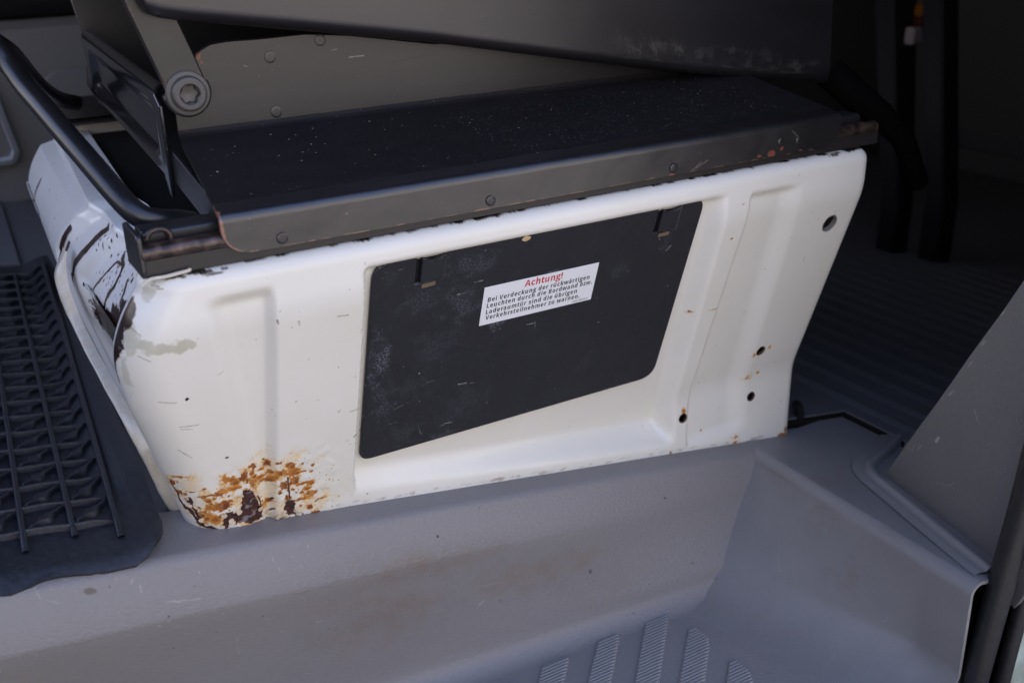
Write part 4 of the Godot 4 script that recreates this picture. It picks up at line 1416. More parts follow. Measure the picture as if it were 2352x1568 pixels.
	obj("bead", sheet_mesh(rows, Vector3.UP, 0.0), M.grey_plastic, t)
	# ridged tread pads
	var pads := [[[1150, 1580], [1192, 1557], [1180, 1660], [1120, 1660]], [[1244, 1529], [1312, 1503], [1262, 1720], [1196, 1720]], [[1372, 1473], [1428, 1453], [1376, 1720], [1310, 1720]], [[1482, 1427], [1540, 1407], [1494, 1720], [1428, 1720]], [[1580, 1443], [1596, 1439], [1630, 1465], [1632, 1485], [1600, 1720], [1532, 1720]], [[1674, 1519], [1690, 1516], [1724, 1541], [1732, 1568], [1712, 1720], [1644, 1720]]]
	for pd in pads:
		var pp := PackedVector2Array()
		for q in pd:
			var p := py(q[0], q[1], STEP_Y)
			pp.append(Vector2(p.x, -p.z))
		var cn := []
		for p in pp:
			cn.append([p, 0.004])
		var outl := rounded(cn, 4)
		var pad := obj("tread_pad", plate_mesh(outl, 0.003, 0.0008, Vector3(0, STEP_Y + 0.0012, 0), Vector3.RIGHT, Vector3(0, 0, -1)), M.grey_plastic, t)
		var lo := 1e9
		var hi := -1e9
		for p in outl:
			lo = minf(lo, p.y)
			hi = maxf(hi, p.y)
		var rb := Bag.new()
		var yv := lo + 0.003
		while yv < hi - 0.002:
			var xa := 1e9
			var xb := -1e9
			for i in outl.size():
				var a := outl[i]
				var b := outl[(i + 1) % outl.size()]
				if (a.y - yv) * (b.y - yv) < 0.0:
					var x := a.x + (b.x - a.x) * (yv - a.y) / (b.y - a.y)
					xa = minf(xa, x)
					xb = maxf(xb, x)
			if xb - xa > 0.005:
				var q := [Vector3(xa + 0.0015, STEP_Y + 0.0010, -yv + 0.0011), Vector3(xb - 0.0015, STEP_Y + 0.0010, -yv + 0.0011), Vector3(xb - 0.0018, STEP_Y + 0.0022, -yv + 0.0003), Vector3(xa + 0.0018, STEP_Y + 0.0022, -yv + 0.0003), Vector3(xa + 0.0018, STEP_Y + 0.0022, -yv - 0.0004), Vector3(xb - 0.0018, STEP_Y + 0.0022, -yv - 0.0004), Vector3(xb - 0.0015, STEP_Y + 0.0010, -yv - 0.0011), Vector3(xa + 0.0015, STEP_Y + 0.0010, -yv - 0.0011)]
				rb.flat([q[0], q[1], q[2], q[3]], Vector3(0, 0.5, 1))
				rb.flat([q[3], q[2], q[5], q[4]], Vector3.UP)
				rb.flat([q[4], q[5], q[6], q[7]], Vector3(0, 0.5, -1))
				rb.flat([q[0], q[3], q[4], q[7]], Vector3.LEFT)
				rb.flat([q[1], q[2], q[5], q[6]], Vector3.RIGHT)
			yv += 0.0031
		var rg := obj("ridges", rb.done(), M.grey_plastic, pad)
		rg.set_meta("kind", "stuff")

# where a pixel of the riser lies on the trim's own picture
func riser_uv(ax: float, ay: float) -> Vector2:
	var z := -0.01
	var p := Vector3.ZERO
	for k in 8:
		p = pz(ax, ay, z)
		var fy := floor_y(p.x)
		if p.y > fy - 0.008:
			p = pf(ax, ay)
			break
		var ze := z_edge(p.x)
		z = lut([[STEP_Y, z_base(p.x)], [fy - 0.040, ze + 0.0093], [fy - 0.008, ze]], p.y)
	# length along the profile from its rear edge
	var fy2 := floor_y(p.x)
	var acc := 0.0
	if p.y > fy2 - 0.006:
		acc = p.z + 0.075
	else:
		acc = 0.075 + z_edge(p.x) + (fy2 - p.y) - 0.003
	return Vector2(p.x, 1.0 - acc)

# ------------------------------------------------------------------ rubber mat
func mat_y(x: float, z: float) -> float:
	var y := floor_y(x) + 0.007
	var e := mat_right(z) - x
	y += 0.014 * sst(0.040, 0.0, e) * sst(-0.05, -0.12, z)
	y += 0.0016 * noise_a.get_noise_2d(x * 260.0, z * 260.0)
	y -= 0.012 * sst(-0.020, 0.004, z)
	y += 0.006 * sst(0.030, 0.0, e) * sst(-0.06, -0.03, z) * sst(-0.005, -0.03, z)
	return y

func mat_right(z: float) -> float:
	return lut([[-0.75, -0.250], [-0.665, -0.251], [-0.186, -0.270], [-0.06, -0.273], [-0.040, -0.274], [-0.028, -0.2765], [-0.018, -0.282], [-0.010, -0.291], [-0.005, -0.302], [-0.002, -0.318]], z)

func mat_front(x: float) -> float:
	return -0.006 + 0.003 * sin(x * 60.0) + 0.0022 * noise_a.get_noise_2d(x * 3000.0, 7.0) - 0.012 * sst(-0.36, -0.44, x)

func build_mat() -> void:
	var m := thing("floor_mat", "dark blue rubber floor mat with ribs beside the white seat box", "floor mat", Vector3(-0.4, floor_y(-0.4), -0.35))
	var rows := []
	for k in 150:
		var z := lerpf(-0.70, -0.002, k / 149.0)
		var ln := PackedVector3Array()
		for j in 61:
			var xr := mat_right(z)
			var x := lerpf(-0.62, xr, pow(j / 60.0, 0.8))
			var zz := z
			if k > 140:
				zz = lerpf(lerpf(-0.70, -0.004, 140 / 149.0), mat_front(x), (k - 140) / 9.0)
			ln.append(Vector3(x, mat_y(x, zz), zz))
		rows.append(ln)
	obj("sheet", sheet_mesh(rows, Vector3.UP, 0.005), M.mat_rubber, m)
	# lengthwise ribs: their courses in the photograph, laid on the mat
	var lines := [[[36, 639], [84, 831], [116, 975], [148, 1129], [176, 1253]], [[108, 639], [144, 763], [176, 867], [212, 987], [240, 1087], [288, 1269]], [[0, 831], [12, 941], [30, 1061], [60, 1265]]]
	var courses := []
	for l in lines:
		var a := pf(l[0][0], l[0][1], 0.010)
		var b := pf(l[-1][0], l[-1][1], 0.010)
		courses.append([a, b])
	var ca: Array = courses[0]
	var cb: Array = courses[1]
	var gap0: float = cb[0].x - ca[0].x
	var za := -0.665
	var zb := -0.035
	var xat := func(i: int, z: float) -> float:
		var q: Array = courses[0] if i == 0 else (courses[1] if i == 1 else courses[0])
		var t: float = (z - q[0].z) / (q[1].z - q[0].z)
		var x: float = lerpf(q[0].x, q[1].x, t)
		if i >= 2:
			x -= (i - 1) * 0.0295
		return x
	for i in 9:
		var b := Bag.new()
		var path := []
		for k in 50:
			var z := lerpf(za, zb if i > 0 else zb - 0.01, k / 49.0)
			var x: float = xat.call(i, z)
			path.append(Vector3(x, mat_y(x, z) + 0.0008, z))
		strip(b, path, 0.0019, 0.0044, Vector3.RIGHT)
		obj("long_rib", b.done(), M.mat_rubber, m)
	var nz := 20
	for k in nz:
		var z := lerpf(za + 0.004, zb - 0.022, k / float(nz - 1))
		var b := Bag.new()
		var path := []
		for j in 24:
			var x := lerpf(-0.60, mat_right(z) - 0.028, j / 23.0)
			path.append(Vector3(x, mat_y(x, z) + 0.0005, z + 0.0012 * sin(x * 150.0 + k)))
		strip(b, path, 0.0012, 0.0042, Vector3.BACK)
		obj("cross_rib", b.done(), M.mat_rubber, m)
		if k == nz - 1:
			continue
		var zm := z + (zb - za - 0.026) / (nz - 1) * 0.5
		for i in range(0, 8):
			# one to the right of the first course, then between each pair
			var cx := 0.0
			if i == 0:
				cx = (xat.call(0, zm) + xat.call(1, zm)) / 2.0
			elif i == 1:
				cx = xat.call(1, zm) + 0.010
			else:
				cx = xat.call(0, zm) - 0.0148 - (i - 2) * 0.0295
			if cx > mat_right(zm) - 0.020:
				continue
			# a slanting rib, swollen in the middle
			var s := Bag.new()
			var hw := 0.0125 if i != 1 else 0.008
			var sp := []
			var wd := []
			for j in 13:
				var u := j / 12.0 * 2.0 - 1.0
				var x := cx + u * hw
				var zz := zm - u * 0.0125
				sp.append(Vector3(x, mat_y(x, zz) + 0.0003, zz))
				wd.append(0.0010 + (0.0034 * exp(-pow(u / 0.26, 2)) if i != 1 else 0.0))
			strip(s, sp, wd, 0.0036, Vector3(0.707, 0, 0.707))
			obj("slanting_rib", s.done(), M.mat_rubber, m)

# a low rib with sloped sides along a path, w half width (or one for each point)
func strip(b: Bag, path: Array, w, h: float, side: Vector3) -> void:
	var rows := []
	for i in path.size():
		var hw: float = w[i] if w is Array else w
		var e := 0.25 if i == 0 or i == path.size() - 1 else 1.0
		var p: Vector3 = path[i]
		rows.append(PackedVector3Array([p - side * hw * 1.35 - Vector3.UP * 0.002, p - side * hw + Vector3.UP * h * 0.75 * e, p - side * hw * 0.5 + Vector3.UP * h * e, p + side * hw * 0.5 + Vector3.UP * h * e, p + side * hw + Vector3.UP * h * 0.75 * e, p + side * hw * 1.35 - Vector3.UP * 0.002]))
	sheet(b, rows, Vector3.UP)

# ------------------------------------------------------------------ floor, pillar, seal, what stands behind
func build_surroundings() -> void:
	# floor of the van, one sheet behind the trim and one beside it
	var fb := Bag.new()
	var fr := func(x0: float, x1: float, z0: float, z1: float, up: float) -> void:
		var rows := []
		for k in 2:
			var z := lerpf(z0, z1, k / 1.0)
			var ln := PackedVector3Array()
			for j in 9:
				var x := lerpf(x0, x1, j / 8.0)
				ln.append(Vector3(x, floor_y(x) + up, z))
			rows.append(ln)
		sheet(fb, rows, Vector3.UP, 0.02)
	fr.call(-1.3, 0.315, -1.81, -0.072, -0.003)
	fr.call(0.315, 2.56, -1.81, -0.066, 0.0045)
	fr.call(0.4105, 2.56, -0.0659, 0.20, 0.0045)
	var fl := struct("cab_floor", fb.done(), M.floor_plastic)
	for k in 18:
		var x := 0.436 + k * 0.046
		var b := Bag.new()
		var path := []
		for j in 5:
			path.append(Vector3(x, floor_y(x) + 0.0045, lerpf(-0.62, 0.19, j / 4.0)))
		strip(b, path, 0.0080, 0.0012, Vector3.RIGHT)
		obj("floor_rib", b.done(), M.floor_plastic, fl)
	var el := Bag.new()
	for q in [[0.3155, 0.4100, -0.0655, -0.0600], [0.4065, 0.4100, -0.0599, 0.012]]:
		var ln1 := PackedVector3Array([Vector3(q[0], floor_y(q[0]) + 0.0025, q[2]), Vector3(q[1], floor_y(q[1]) + 0.0025, q[2])])
		var ln2 := PackedVector3Array([Vector3(q[0], floor_y(q[0]) + 0.0025, q[3]), Vector3(q[1], floor_y(q[1]) + 0.0025, q[3])])
		sheet(el, [ln1, ln2], Vector3.UP, 0.006)
	obj("underlay_edge", el.done(), M.underlay, fl)
	var ub := Bag.new()
	plate(ub, rect_poly(-1.3, -0.30, 0.60, 0.30, 0.0), 0.01, 0.001, Vector3(0, 0.585, 0), Vector3.RIGHT, Vector3(0, 0, -1))
	struct("added_underfloor", ub.done(), M.black_rubber)  # dark plate added below to keep light out of the floor gap
	# grained insert in the left floor
	var ip := PackedVector2Array()
	for q in [[-60, 430], [3, 468], [46, 606], [-60, 612]]:
		var p := pf(q[0], q[1])
		ip.append(Vector2(p.x, -p.z))
	var fi := obj("floor_panel", plate_mesh(ip, 0.004, 0.001, Vector3(0, 0.777 + 0.0012, 0), Vector3(1, -0.1586, 0), Vector3(0, 0, -1)), M.grain_plastic)
	tag(fi, "grained grey plastic panel let into the floor above the rubber mat", "floor panel")
	# pillar trim
	var p1 := Vector3(0.328, floor_y(0.328) - 0.002, 0.057)
	var p2 := Vector3(0.292, floor_y(0.292) - 0.002, 0.189)
	var ax := (p2 - p1)
	ax.y = 0.0
	ax = ax.normalized()
	var nn := ax.cross(Vector3.UP)
	if nn.x > 0.0:
		nn = -nn
		ax = -ax
	nn = ax.cross(Vector3.UP)
	var pp := PackedVector2Array()
	var edge := [[2022, 1110], [2031, 1092], [2075, 1030], [2120, 966], [2150, 925], [2185, 878], [2225, 822], [2262, 770], [2300, 716], [2352, 640], [2440, 505]]
	for i in edge.size():
		var p := hitp(edge[i][0], edge[i][1], p1, nn) - p1
		pp.append(Vector2(p.dot(ax) + (0.0006 * sin(i * 5.0) if i > 1 and i < edge.size() - 1 else 0.0), p.dot(Vector3.UP)))
	# it goes on up the pillar
	var hi_l := pp[-1]
	var q0 := hitp(2620, 560, p1, nn) - p1
	var hi_r := Vector2(q0.dot(ax), q0.y)
	pp.append(Vector2(lerpf(hi_l.x, hi_r.x, 0.35), hi_l.y + 0.25))
	pp.append(Vector2(lerpf(hi_l.x, hi_r.x, 0.45), 1.30))
	pp.append(Vector2(hi_r.x, 1.30))
	for q in [[2620, 560], [2560, 1100], [2330, 1400], [2262, 1310], [2150, 1215]]:
		var p := hitp(q[0], q[1], p1, nn) - p1
		pp.append(Vector2(p.dot(ax), p.dot(Vector3.UP)))
	var prc := Rect2(-0.30, -0.10, 0.60, 0.60)
	var pcv := scuffed(700, 700, prc, Color(0.440, 0.430, 0.420), 101, 260, 26)
	for q in [[2150, 1012, 2156, 1004, 2.2, 0.8], [2108, 1030, 2116, 1020, 1.2, 0.5], [2238, 938, 2246, 965, 0.8, 0.6], [2100, 1020, 2096, 1034, 1.6, 0.4], [2300, 720, 2306, 716, 1.2, 0.7], [2180, 905, 2190, 896, 1.4, 0.6], [2226, 838, 2233, 829, 1.4, 0.6], [2255, 790, 2262, 782, 1.2, 0.6]]:
		var qa := hitp(q[0], q[1], p1, nn) - p1
		var qb := hitp(q[2], q[3], p1, nn) - p1
		pcv.stroke([Vector2(qa.dot(ax), qa.y), Vector2(qb.dot(ax), qb.y)], q[4] * 0.0010, Color(0.70, 0.69, 0.67), q[5], 0.8)
	var ppm := mat(Color.WHITE, 0.52, 0.0, 0.5)
	ppm.albedo_texture = pcv.tex()
	ppm.normal_enabled = true
	ppm.normal_texture = M.fine_grain
	ppm.normal_scale = 0.20
	var pil := obj("pillar_trim", plate_mesh(pp, 0.003, 0.0008, p1, ax, Vector3.UP, prc), ppm)
	tag(pil, "grey plastic pillar trim rising behind the step trim's bead", "trim panel")
	# rubber seal round the door opening
	var seal := thing("door_seal", "black rubber door seal running up beside the pillar trim", "door seal", pz(2240, 1600, 0.222))
	var sb := Bag.new()
	var sp := []
	for q in [[2560, 400], [2470, 700], [2408, 940], [2352, 1160], [2318, 1280], [2278, 1420], [2238, 1568], [2200, 1720]]:
		sp.append(pz(q[0], q[1], 0.2225))
	sp.push_front(sp[0] + Vector3(0.030, 0.45, 0.0))
	sp.push_front(sp[0] + Vector3(0.012, 0.50, 0.0))
	tube(sb, smooth_path(sp, 6), 0.0098, 16)
	obj("bulb", sb.done(), M.seal_rubber, seal)
	var s2 := Bag.new()
	var sp2 := []
	for q in [[2600, 470], [2520, 760], [2455, 1000], [2400, 1210], [2366, 1330], [2326, 1470], [2290, 1610], [2250, 1760]]:
		sp2.append(pz(q[0], q[1], 0.2270))
	sp2.push_front(sp2[0] + Vector3(0.030, 0.45, 0.0))
	sp2.push_front(sp2[0] + Vector3(0.012, 0.50, 0.0))
	tube(s2, smooth_path(sp2, 6), 0.0062, 12)
	obj("lip", s2.done(), M.seal_rubber, seal)
	# painted body beyond the seal
	var bp := PackedVector2Array()
	for q in [[2640, 300], [2560, 700], [2425, 1150], [2370, 1340], [2320, 1520], [2270, 1720], [2900, 1720], [2900, 300]]:
		var p := pz(q[0], q[1], 0.2215)
		bp.append(Vector2(p.x, p.y))
	var b_top := bp[0]
	bp.append(Vector2(bp[-1].x + 0.15, 2.0))
	bp.append(Vector2(b_top.x + 0.035, 2.0))
	bp.append(b_top + Vector2(0.025, 0.40))
	var bd := obj("body_side", plate_mesh(bp, 0.004, 0.001, Vector3(0, 0, 0.2215), Vector3.RIGHT, Vector3.UP), M.green_paint)
	tag(bd, "dirty pale green painted body panel outside the black door seal", "body panel")
	# passenger side, seen past the console
	var ps := thing("passenger_seat_box", "seat box with a pressed outline, toned dark grey for the shade across the cab", "seat box", Vector3(-0.3, 0.82, -1.1))
	var top := pz(100, 60, -1.1).y
	obj("front_wall", box_mesh(Vector3(-0.62, 0.80, -1.1), Vector3(0.4, top + 0.01, -1.5), 0.012), M.floor_plastic, ps)  # dark floor plastic stands in for the shade on this far box
	var pg := pz(88, 215, -1.1)
	var pt := pz(130, 158, -1.1)
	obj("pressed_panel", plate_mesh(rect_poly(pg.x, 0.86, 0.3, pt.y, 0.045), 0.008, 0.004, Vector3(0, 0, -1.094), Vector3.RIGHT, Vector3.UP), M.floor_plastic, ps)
	var pc := thing("bench", "black passenger bench cushion above the grey seat box", "seat", Vector3(-0.3, top + 0.01, -1.3))
	var rows := []
	for k in 9:
		var a := k / 8.0 * PI
		var ln := PackedVector3Array()
		for j in 9:
			ln.append(Vector3(lerpf(-0.60, 0.4, j / 8.0), top + 0.072 - 0.070 * cos(a) * (1.0 if a < PI / 2 else 0.9), -1.20 + 0.16 * sin(a)))
		rows.append(ln)
	obj("cushion", sheet_mesh(rows, Vector3(0, 0, 1), 0.02), M.seat_cloth, pc)
	obj("backrest", box_mesh(Vector3(0.12, top + 0.15, -1.05), Vector3(0.30, top + 0.85, -1.5), 0.03), M.seat_cloth, pc)
	# glossy panel low at the far left
	var gz := -1.07
	var gp := []
	for q in [[-90, 120], [-2, 226], [22, 290], [46, 350], [38, 378], [-90, 398]]:
		var p := pz(q[0], q[1], gz)
		gp.append([Vector2(p.x, p.y), 0.012])
	var gl := obj("wall_panel", plate_mesh(rounded(gp, 5), 0.029, 0.008, Vector3(0, 0, gz), Vector3.RIGHT, Vector3.UP), M.gloss_grey)
	tag(gl, "glossy pale grey plastic panel on the grey seat box, beyond the bent bar", "panel")
	# dark things in the rear
	for q in [[2050, 2112, 2062, 2100, -0.62, "thick black steel post of the rear frame, seen past the white box"], [2164, 2206, 2166, 2204, -0.55, "slim black steel post beside the lamp in the dark rear"]]:
		var a := pz(q[0], -60, q[4])
		var b := pz(q[1], -60, q[4])
		var c := pz(q[2], 470, q[4])
		var d := pz(q[3], 470, q[4])
		var o := obj("steel_post", plate_mesh(PackedVector2Array([Vector2(c.x, floor_y(c.x) - 0.002), Vector2(d.x, floor_y(d.x) - 0.002), Vector2(d.x, c.y), Vector2(b.x, a.y), Vector2(a.x, a.y), Vector2(c.x, c.y)]), 0.04, 0.004, Vector3(0, 0, q[4]), Vector3.RIGHT, Vector3.UP), M.black_rubber)
		tag(o, q[5], "post", "steel posts in the rear")
	var lamp := thing("tail_lamp", "spare lamp with amber, red and clear lenses between the black posts", "lamp", pz(2130, 100, -0.60))
	for q in [["amber_lens", 2122, 8, 2166, 36, M.amber], ["red_lens", 2118, 38, 2162, 62, M.red_lens], ["clear_lens", 2100, 64, 2156, 98, M.clear_lens]]:
		var a := pz(q[1], q[2], -0.60)
		var b := pz(q[3], q[4], -0.60)
		obj(q[0], plate_mesh(rect_poly(a.x, b.y, b.x, a.y, 0.006), 0.02, 0.004, Vector3(0, 0, -0.60), Vector3.RIGHT, Vector3.UP), q[5], lamp)
	var ba := pz(2190, 300, -0.75)
	var bb := pz(2420, 350, -0.75)
	var bm := obj("wooden_plank", plate_mesh(PackedVector2Array([Vector2(ba.x, ba.y - 0.03), Vector2(bb.x, bb.y - 0.03), Vector2(bb.x, bb.y + 0.012), Vector2(ba.x, ba.y + 0.012)]), 0.04, 0.003, Vector3(0, 0, -0.75), Vector3.RIGHT, Vector3.UP), M.dim_wood)
	tag(bm, "dim grey plank lying behind the black posts", "plank")
	var bk := Bag.new()
	tube(bk, [at(1905, 165, 1.05), at(1960, 215, 1.05), at(2020, 262, 1.06), at(2075, 320, 1.08), at(2110, 420, 1.12)], [0.015, 0.015, 0.013, 0.011, 0.010], 12)
	var stalk := obj("belt_stalk", bk.done(), M.webbing)
	tag(stalk, "black belt buckle stalk slanting down behind the seat frame", "belt stalk")

func build_shell() -> void:
	# the van round the doorway: it keeps the sky out
	struct("ground", plate_mesh(rect_poly(-40, -40, 40, 40, 0.0), 0.05, 0.001, Vector3.ZERO, Vector3.RIGHT, Vector3(0, 0, -1)), M.ground)
	struct("van_roof", box_mesh(Vector3(-1.0, 2.10, -1.95), Vector3(2.75, 2.16, 0.34)), M.shell)
	struct("van_far_wall", box_mesh(Vector3(-1.3, 0.1, -1.84), Vector3(2.60, 2.099, -1.80)), M.shell)
	struct("van_rear_wall", box_mesh(Vector3(2.5601, 0.1, -1.799), Vector3(2.60, 2.099, 0.25)), M.shell)
	struct("van_side_wall", box_mesh(Vector3(0.47, 0.1, 0.235), Vector3(2.559, 2.099, 0.27)), M.shell)
	struct("van_front_wall", box_mesh(Vector3(-1.34, 0.5, -1.799), Vector3(-1.301, 1.25, 0.25)), M.shell)

func build_open_door() -> void:
	# unseen open driver's door, added to shade the doorway from that side
	var d := thing("unseen_open_door", "open driver's door with dark inner trim, added out of view to shade the doorway", "van door", Vector3(-1.12, 0.45, 0.8))
	obj("door_panel", box_mesh(Vector3(-1.16, 0.45, 0.27), Vector3(-1.08, 1.30, 1.35), 0.01), M.shell, d)
	obj("window_frame", box_mesh(Vector3(-1.14, 1.301, 1.29), Vector3(-1.10, 1.98, 1.35), 0.006), M.shell, d)
	obj("window_frame", box_mesh(Vector3(-1.14, 1.301, 0.27), Vector3(-1.10, 1.98, 0.33), 0.006), M.shell, d)
	obj("window_frame", box_mesh(Vector3(-1.14, 1.981, 0.27), Vector3(-1.10, 2.04, 1.35), 0.006), M.shell, d)

# worn plastic: an uneven tone, pale specks, dark grit and random fine scratches
func scuffed(w: int, h: int, rect: Rect2, base: Color, seed_: int, specks: int, scratches: int) -> Canvas:
	var c := canvas(w, h, rect, base, seed_)
	for y in h:
		for x in w:
			var v := noise_a.get_noise_2d(x * 0.7 + seed_ * 31.0, y * 0.7) * 0.016 + noise_b.get_noise_2d(x * 16.0, y * 16.0) * 0.007
			c.im.set_pixel(x, y, Color(base.r + v, base.g + v, base.b + v))
	c.specks(rect, specks, base.lightened(0.22), seed_ + 1, 0.7, 2.0)
	c.specks(rect, specks / 3, base.darkened(0.45), seed_ + 2, 0.8, 1.0)
	var g := RandomNumberGenerator.new()
	g.seed = seed_ + 3
	for k in scratches:
		var p := rect.position + Vector2(g.randf() * rect.size.x, g.randf() * rect.size.y)
		var a := g.randf() * TAU
		var l := g.randf_range(0.006, 0.04) * rect.size.x
		c.stroke([p, p + Vector2(cos(a), sin(a)) * l, p + Vector2(cos(a + 0.2), sin(a + 0.2)) * l * 1.7], 0.0014 * rect.size.x, base.lightened(0.30), g.randf_range(0.2, 0.6), 0.9)
	return c

func make_materials() -> void:
	M.fine_grain = grain_tex(1024, 0.20, 29, 5.0)
	var g1 := grain_tex(256, 0.06, 3, 6.0)
	M.trim_grain = g1
	M.grey_plastic = grained(mat(lin(0.215, 0.207, 0.200), 0.46, 0.0, 0.5), g1, 0.030, 0.18)
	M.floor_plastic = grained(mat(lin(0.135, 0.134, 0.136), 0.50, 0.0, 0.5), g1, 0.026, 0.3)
	M.grain_plastic = grained(mat(lin(0.150, 0.150, 0.155), 0.5, 0.0, 0.5), g1, 0.045, 1.0)
	M.mat_rubber = grained(mat(lin(0.020, 0.022, 0.028), 0.46, 0.0, 0.55), g1, 0.018, 0.45)
	M.mat_rubber.albedo_texture = blotch_tex(256, 0.012, 8, Color(0.55, 0.55, 0.55), Color(1, 1, 1), 500, Color(1, 1, 1))
	M.mat_rubber.albedo_color = lin(0.026, 0.029, 0.037)
	M.black_rubber = mat(lin(0.010, 0.010, 0.011), 0.6, 0.0, 0.4)
	M.black_plastic = grained(mat(lin(0.020, 0.0205, 0.023), 0.5, 0.0, 0.45), g1, 0.012, 0.3)
	M.seal_rubber = grained(mat(lin(0.022, 0.021, 0.020), 0.38, 0.0, 0.5), g1, 0.03, 0.25)
	M.seal_rubber.albedo_texture = blotch_tex(256, 0.02, 18, Color(0.6, 0.6, 0.6), Color(1, 1, 1), 260, Color(1, 1, 1))
	M.satin_black = mat(lin(0.010, 0.010, 0.011), 0.40, 0.0, 0.7)
	M.satin_grey = mat(lin(0.015, 0.0140, 0.0138), 0.34, 0.0, 0.62)
	M.satin_grey.albedo_texture = blotch_tex(512, 0.008, 28, Color(0.80, 0.79, 0.78), Color(1, 1, 1), 120, Color(1, 0.95, 0.9))
	M.satin_grey.uv1_triplanar = true
	M.satin_grey.uv1_world_triplanar = true
	M.satin_grey.uv1_scale = Vector3.ONE / 0.35
	M.black_metal = mat(lin(0.018, 0.018, 0.019), 0.32, 0.0, 0.6)
	M.gloss_black = mat(lin(0.014, 0.014, 0.016), 0.12, 0.0, 1.0)
	M.gloss_tube = mat(lin(0.009, 0.009, 0.011), 0.33, 0.0, 0.6)
	M.worn_metal = mat(lin(0.060, 0.045, 0.038), 0.38, 0.25, 0.6)
	M.worn_metal.albedo_texture = blotch_tex(256, 0.03, 38, Color(0.40, 0.36, 0.34), Color(1, 0.9, 0.85), 200, Color(1.0, 0.75, 0.6))
	M.worn_metal.uv1_triplanar = true
	M.worn_metal.uv1_world_triplanar = true
	M.worn_metal.uv1_scale = Vector3.ONE / 0.06
	M.worn_lip = mat(lin(0.17, 0.13, 0.115), 0.30, 0.45, 0.6)
	M.worn_lip.albedo_texture = blotch_tex(256, 0.02, 48, Color(0.25, 0.22, 0.22), Color(1, 0.95, 0.9), 200, Color(1.0, 0.9, 0.85))
	M.worn_lip.uv1_triplanar = true
	M.worn_lip.uv1_world_triplanar = true
	M.worn_lip.uv1_scale = Vector3.ONE / 0.05
	M.grey_steel = mat(lin(0.085, 0.082, 0.078), 0.46, 0.4, 0.6)
	M.zinc = mat(lin(0.40, 0.38, 0.34), 0.4, 0.5, 0.5)
	M.rust_edge = mat(lin(0.10, 0.055, 0.025), 0.8)
	M.underlay = mat(lin(0.018, 0.015, 0.012), 0.9, 0.0, 0.2)
	M.webbing = mat(lin(0.004, 0.004, 0.004), 0.95, 0.0, 0.05)
	M.dark_steel = mat(lin(0.020, 0.017, 0.016), 0.42, 0.0, 0.5)
	M.chip_paint = mat(lin(0.60, 0.48, 0.31), 0.5)
	M.tan = mat(lin(0.16, 0.11, 0.065), 0.7)
	M.paper = mat(lin(0.80, 0.80, 0.79), 0.45)
	M.red_ink = mat(lin(0.55, 0.035, 0.045), 0.5)
	M.black_ink = mat(lin(0.012, 0.012, 0.014), 0.5)
	M.cream_paint = mat(lin(0.68, 0.65, 0.57), 0.3)
	M.cream_paint.albedo_texture = blotch_tex(256, 0.03, 58, Color(0.90, 0.87, 0.80), Color(1, 1, 1), 120, Color(0.45, 0.28, 0.16))
	M.cream_paint.uv1_triplanar = true
	M.cream_paint.uv1_world_triplanar = true
	M.cream_paint.uv1_scale = Vector3.ONE / 0.08
	M.green_paint = mat(lin(0.42, 0.50, 0.45), 0.45)
	M.green_paint.albedo_texture = blotch_tex(256, 0.02, 68, Color(0.72, 0.72, 0.69), Color(1, 1, 1), 160, Color(0.4, 0.4, 0.37))
	M.green_paint.uv1_triplanar = true
	M.green_paint.uv1_world_triplanar = true
	M.green_paint.uv1_scale = Vector3.ONE / 0.25
	M.seat_cloth = mat(lin(0.012, 0.012, 0.014), 0.9)
	M.gloss_grey = mat(lin(0.42, 0.45, 0.50), 0.22)
	M.amber = mat(lin(0.16, 0.055, 0.004), 0.2)
	M.red_lens = mat(lin(0.04, 0.008, 0.007), 0.2)
	M.clear_lens = mat(lin(0.22, 0.19, 0.18), 0.25)
	M.dim_wood = mat(lin(0.20, 0.20, 0.19), 0.7)
	M.shell = mat(lin(0.07, 0.068, 0.064), 0.7)
	M.ground = mat(lin(0.36, 0.33, 0.29), 0.9)

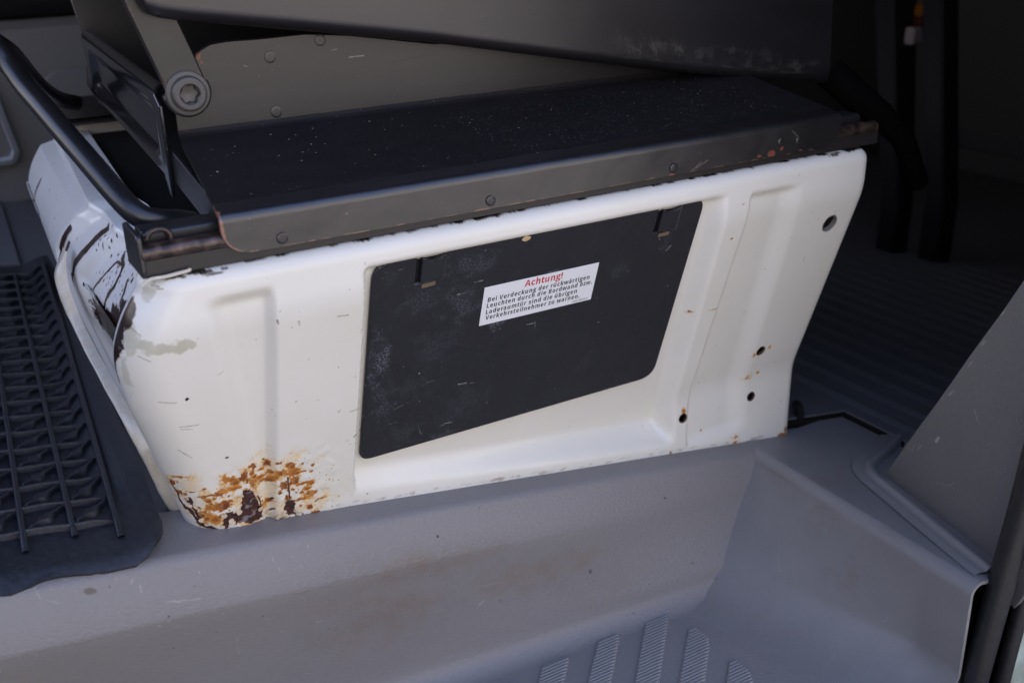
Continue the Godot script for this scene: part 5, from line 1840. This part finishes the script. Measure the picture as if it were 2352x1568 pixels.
func _ready() -> void:
	rng.seed = 7
	noise_a.seed = 5
	noise_a.frequency = 0.01
	noise_a.fractal_octaves = 4
	noise_b.seed = 9
	noise_b.frequency = 0.01
	noise_b.fractal_octaves = 2
	# camera
	var yaw := deg_to_rad(30.0)
	var pit := deg_to_rad(22.9)
	var rol := deg_to_rad(-1.5)
	cf = Vector3(sin(yaw) * cos(pit), -sin(pit), -cos(yaw) * cos(pit))
	var r0 := Vector3(cos(yaw), 0, sin(yaw))
	var u0 := r0.cross(cf)
	cr = r0 * cos(rol) + u0 * sin(rol)
	cu = u0 * cos(rol) - r0 * sin(rol)
	cp = Vector3(0, 0.95, 0) - 0.75 * ray(1237, 676)
	var cam := Camera3D.new()
	cam.name = "camera"
	add_child(cam)
	cam.transform = Transform3D(Basis(cr, cu, -cf), cp)
	var attr := CameraAttributesPhysical.new()
	attr.frustum_focal_length = 12.0 * FOC / 784.0
	attr.frustum_focus_distance = 0.74
	attr.exposure_aperture = 8.0
	cam.attributes = attr
	cam.fov = rad_to_deg(2.0 * atan(784.0 / FOC))
	cam.near = 0.01
	cam.far = 200.0
	cam.current = true
	# sky: open shade beside the van, blue overhead and bright over the ground
	var we := WorldEnvironment.new()
	we.name = "environment"
	var env := Environment.new()
	env.background_mode = Environment.BG_SKY
	var sky := Sky.new()
	var sm := ProceduralSkyMaterial.new()
	sm.sky_top_color = Color(0.42, 0.56, 0.82)
	sm.sky_horizon_color = Color(1.0, 0.94, 0.865)
	sm.sky_curve = 0.33
	sm.ground_bottom_color = Color(0.50, 0.47, 0.43)
	sm.ground_horizon_color = Color(0.72, 0.70, 0.66)
	sm.energy_multiplier = 1.5
	sky.sky_material = sm
	env.sky = sky
	env.tonemap_mode = Environment.TONE_MAPPER_LINEAR
	env.tonemap_exposure = 1.92
	env.sdfgi_enabled = true
	env.ssao_enabled = true
	env.ssil_enabled = true
	we.environment = env
	add_child(we)
	# the sun stands behind the van; it lights the ground outside, not the doorway
	var sun := DirectionalLight3D.new()
	sun.name = "sun"
	add_child(sun)
	sun.look_at_from_position(Vector3.ZERO, Vector3(-0.25, -0.80, 0.55))
	sun.light_energy = 1.5
	sun.light_color = Color(1.0, 0.95, 0.86)
	sun.light_angular_distance = 0.5
	sun.shadow_enabled = true

	make_materials()
	build_shell()
	build_open_door()
	build_surroundings()
	build_trim()
	build_seat_box()
	build_cover()
	build_rail("dark steel seat rail with worn rolled lip along the white box's top edge", -0.2690, 0.3240, 0.0125, 0.0, 1.0, M.dark_steel, M.worn_lip)
	build_rail("dark steel seat rail at the far edge behind the console", -0.2450, 0.3240, -0.5350, 0.0, -1.0, M.black_metal, M.black_metal)
	build_console()
	build_seat()
	build_handle()
	build_mat()
